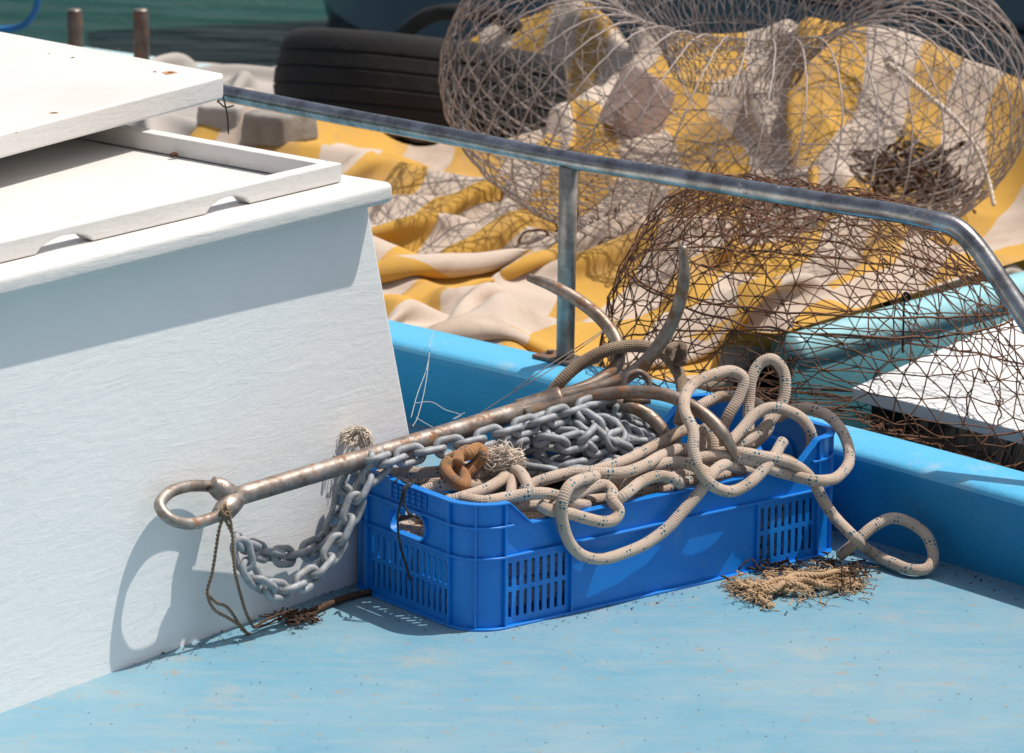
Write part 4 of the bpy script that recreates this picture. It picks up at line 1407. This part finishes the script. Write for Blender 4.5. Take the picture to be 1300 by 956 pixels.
# big dull trap
t1e = empty('big_wire_trap', (.385, 6.98, .085), 'big round dull grey wire fish trap with inward funnel resting on striped cloth', 'fish trap')
prof1 = mk_prof([(.10, .0), (.30, -.005), (.40, .015), (.475, .07), (.518, .15), (.52, .22), (.49, .30), (.43, .355), (.35, .385), (.27, .375), (.20, .33), (.15, .28), (.125, .24), (.115, .21)])
rows1 = trap('t', t1e.location, prof1, 72, 44, .00085, M['zincwire'], M['zinchoop'], t1e, Matrix.Rotation(R(2), 3, 'Y') @ Matrix.Rotation(R(11), 3, 'X'), .0022, 4, kinks=.007, ring_every=2)
# pale wires running over the shoulder into the funnel
mb = MB()
for k in range(46):
    P = []
    for i in range(30):
        t = .20 + .66 * i / 29
        r_, z_ = prof1(t); a = 2 * math.pi * k / 46 + (t - .36) * .5
        P.append(t1e.location + Matrix.Rotation(R(2), 3, 'Y') @ Matrix.Rotation(R(11), 3, 'X') @ Vector(((r_ + .003) * math.cos(a), (r_ + .003) * math.sin(a), z_ + .002)))
    P = catmull(P, 2)
    P = [p + Vector((random.gauss(0, .0007), random.gauss(0, .0007), random.gauss(0, .0007))) for p in P]
    tube(mb, P, .0016, 6)
mb.build('funnel_wire', M['zinchoop'], t1e)
mb = MB()
twisted(mb, catmull(pts("1138,84,y6.85; 1150,96,y6.80; 1180,122,y6.75; 1215,152,y6.70; 1240,190,y6.66; 1255,230,y6.64; 1262,262,y6.62"), 8), .0026, .0022, .02, 2, .004)
twisted(mb, catmull(pts("1122,76,y6.86; 1132,74,y6.85; 1142,84,y6.84; 1134,90,y6.84; 1126,82,y6.86"), 6), .0035, .003, .02, 2, .004)
mb.build('tie_string', M['palefibre'], t1e)

# small rusty trap
t2e = empty('small_rusty_trap', (.455, 5.50, .02), 'smaller rusty brown wire fish trap leaning against the gunwale behind the crate', 'fish trap')
prof2 = mk_prof([(.06, .0), (.20, .0), (.285, .01), (.30, .06), (.292, .14), (.265, .22), (.215, .29), (.15, .335), (.09, .345), (.05, .325)])
def sq2(p):
    k = p.z / .35
    return Vector((p.x - .075 * k * k - (.03 * (1 - k) if p.x < 0 else -.045 * (1 - k)), p.y * .92, p.z * (1 + .06 * p.x)))
rows2 = trap('t', t2e.location, prof2, 48, 25, .0010, M['rustwire'], M['rustwire'], t2e, Matrix.Rotation(R(5), 3, 'Y'), .0042, 9, squash=sq2, kinks=.018, skip=.04, ring_every=1)
rnd2 = random.Random(12)
mb = MB()
for k in range(5):   # thicker bands of doubled wires round the trap
    t = (.25, .42, .60, .27, .62)[k]; r_, z_ = prof2(t); P = []
    for i in range(60):
        a = 2 * math.pi * i / 60
        P.append(t2e.location + Matrix.Rotation(R(5), 3, 'Y') @ sq2(Vector(((r_ + .002) * math.cos(a), (r_ + .002) * math.sin(a), z_ + .008 * math.sin(2 * a + k)))) + Vector((rnd2.gauss(0, .0015), rnd2.gauss(0, .0015), rnd2.gauss(0, .0015))))
    tube(mb, catmull(P, 3, True), .0017, 5, closed=True)
for k in range(46):  # loose bent wires
    t = rnd2.uniform(.2, .8); a = rnd2.uniform(0, 6.28); P = []
    da = rnd2.uniform(-.6, .6); dt = rnd2.uniform(-.15, .15)
    for i in range(7):
        tt = min(1, max(.05, t + dt * i / 6)); r_, z_ = prof2(tt); aa = a + da * i / 6
        P.append(t2e.location + Matrix.Rotation(R(5), 3, 'Y') @ sq2(Vector(((r_ + rnd2.uniform(-.006, .01)) * math.cos(aa), (r_ + rnd2.uniform(-.006, .01)) * math.sin(aa), z_ + rnd2.gauss(0, .004)))))
    tube(mb, catmull(P, 4), .0011, 4)
mb.build('bent_wire', M['rustwire'], t2e)
mb = MB()
tube(mb, catmull(pts("1151,376,y5.35; 1148,385,y5.34; 1147,410,y5.34; 1146,448,y5.34"), 5), .0016, 6)
tube(mb, catmull(pts("1146,376,y5.35; 1150,372,y5.345; 1155,377,y5.35; 1151,382,y5.35; 1146,378,y5.35"), 5), .0025, 6)
mb.build('black_tie', M['cord'], t2e)

# seaweed and rust-coloured litter on the cloth
def clump(name, px, py, z, sx, sy, n, label, cat, mat, seed, ln=.018, r=(.0012, .0035), spread_z=.02):
    rn = random.Random(seed); mb = MB()
    c0 = at(px, py, z=z)
    for k in range(n):
        c = at(px + rn.gauss(0, sx), py + rn.gauss(0, sy), z=z + abs(rn.gauss(0, spread_z)))
        P = [c]; d = Vector((rn.gauss(0, 1), rn.gauss(0, 1), rn.gauss(0, .7))).normalized()
        for i in range(4):
            d = (d + Vector((rn.gauss(0, .8), rn.gauss(0, .8), rn.gauss(0, .6)))).normalized(); nx = P[-1] + d * ln * .5; nx.z = max(z - .01, nx.z); P.append(nx)
        rr = rn.uniform(*r); Q = catmull(P, 3)
        tube(mb, Q, [rr * (.5 + .8 * rn.random()) for _ in Q], 5)
    return tag(mb.build(name, mat, loc=c0), label, cat)
clump('dried_seaweed', 1140, 200, .05, 28, 16, 260, 'crisp dark brown dried seaweed on the cloth inside the big trap', 'seaweed', M['weed'], 31, .035, (.002, .0055), .03)
clump('dried_seaweed', 1190, 240, .04, 22, 10, 120, 'smaller brown weed scatter toward the front right rim of the big trap', 'seaweed', M['weed'], 32, .03, (.002, .005), .015)
clump('rusty_net', 955, 275, .10, 42, 22, 110, 'dense reddish brown wire and weed tangle inside the rusty trap', 'tangle', M['rustwire'], 33, .04, (.0008, .0018), .05)
clump('rusty_net', 775, 302, .03, 30, 8, 110, 'low rust brown tangle under the front edge of the big trap', 'tangle', M['rustwire'], 34, .04, (.001, .0025), .01)

# ------------------------------------------------------------------ stakes, blue rope, far hull
for px, py0, py1, lab in ((96, 14, 62, 'left one of two short brown metal stakes standing behind the hatch lid'), (180, 14, 76, 'right one of two brown metal stakes, next to the grey canvas')):
    b = at(px, py1 + 14, z=.02); t = at(px, py0, y=b.y)
    st = empty('metal_stake', (b.x, b.y, -.03), lab, 'stake', 'metal stakes behind the lid')
    mb = MB()
    tube(mb, [Vector((b.x, b.y, -.03)), Vector((b.x, b.y, t.z - .006)), Vector((b.x, b.y, t.z))], [.0175, .0175, .0155], 20)
    mb.build('pipe', M['stake'], st)
    mb = MB()
    tube(mb, [Vector((b.x, b.y, t.z - .001)), Vector((b.x, b.y, t.z + .004))], [.0172, .013], 20)
    mb.build('pipe_cap', M['steel2'], st)
mb = MB()
tube(mb, catmull(pts("-60,30,y8.5; -20,36,y8.5; 10,37,y8.5; 30,32,y8.5; 43,18,y8.5; 48,0,y8.5; 46,-25,y8.5; 30,-50,y8.5; -10,-60,y8.5; -60,-40,y8.5; -90,0,y8.5; -60,30,y8.5"), 8), .0075, 12)
tag(mb.build('blue_hose', M['bluerope'], loc=at(0, 0, y=8.5)), 'bright blue hose loop curling in at the top left above the lid', 'hose')

hull = empty('far_boat', (1, 11, -.42), 'slate blue hulled boat moored across the dark green water at top', 'boat')
def hb(a, b, z): return Vector((-.26, 11.0, 0)) + Vector((.716, -.697, 0)) * a + Vector((.697, .716, 0)) * b + Vector((0, 0, z))
def hull_strip(name, z0, z1, o0, o1, mat):
    mb = MB(); vs = []
    m_ = 40
    for i in range(m_ + 1):
        a = -.9 + 5.5 * i / m_
        bow = max(0, (-a + .3)) ** 2 * .35
        for z, o in ((z0, o0), (z1, o1)):
            vs.append(hb(a, bow + o, z))
    vs2 = [v + Vector((.697, .716, 0)) * .06 for v in vs]
    fs = [(i * 2, (i + 1) * 2, (i + 1) * 2 + 1, i * 2 + 1) for i in range(m_)]
    mb.add(vs, fs); k = len(vs)
    mb.add(vs2, [f[::-1] for f in fs])
    mb.add([vs[0], vs[1], vs2[1], vs2[0]], [(0, 1, 2, 3)]); mb.add([vs[-1], vs[-2], vs2[-2], vs2[-1]], [(0, 1, 2, 3)])
    mb.add([v for i in range(m_ + 1) for v in (vs[i * 2 + 1], vs2[i * 2 + 1])], [(i * 2, i * 2 + 2, i * 2 + 3, i * 2 + 1) for i in range(m_)])
    return mb.build(name, mat, hull)
hull_strip('boot_stripe', -.5, -.34, .0, -.05, M['navy'])
hull_strip('hull_side', -.339, .9, -.05, -.20, M['slate'])
mb = MB()
tube(mb, [hb(.9 + .2 * i, -.075, -.02) for i in range(20)], .02, 10)
mb.build('rubbing_strake', M['navy'], hull)
mb = MB()
tube(mb, catmull(pts("500,60,y8.6; 520,36,y8.5; 545,20,y8.45; 575,15,y8.4; 610,17,y8.4; 640,24,y8.4; 660,40,y8.4"), 8), .018, 12)
tag(mb.build('black_fender_hose', M['black'], loc=at(570, 20, y=8.4)), 'thick black rubber hose arching over the far edge of the cloth', 'hose')
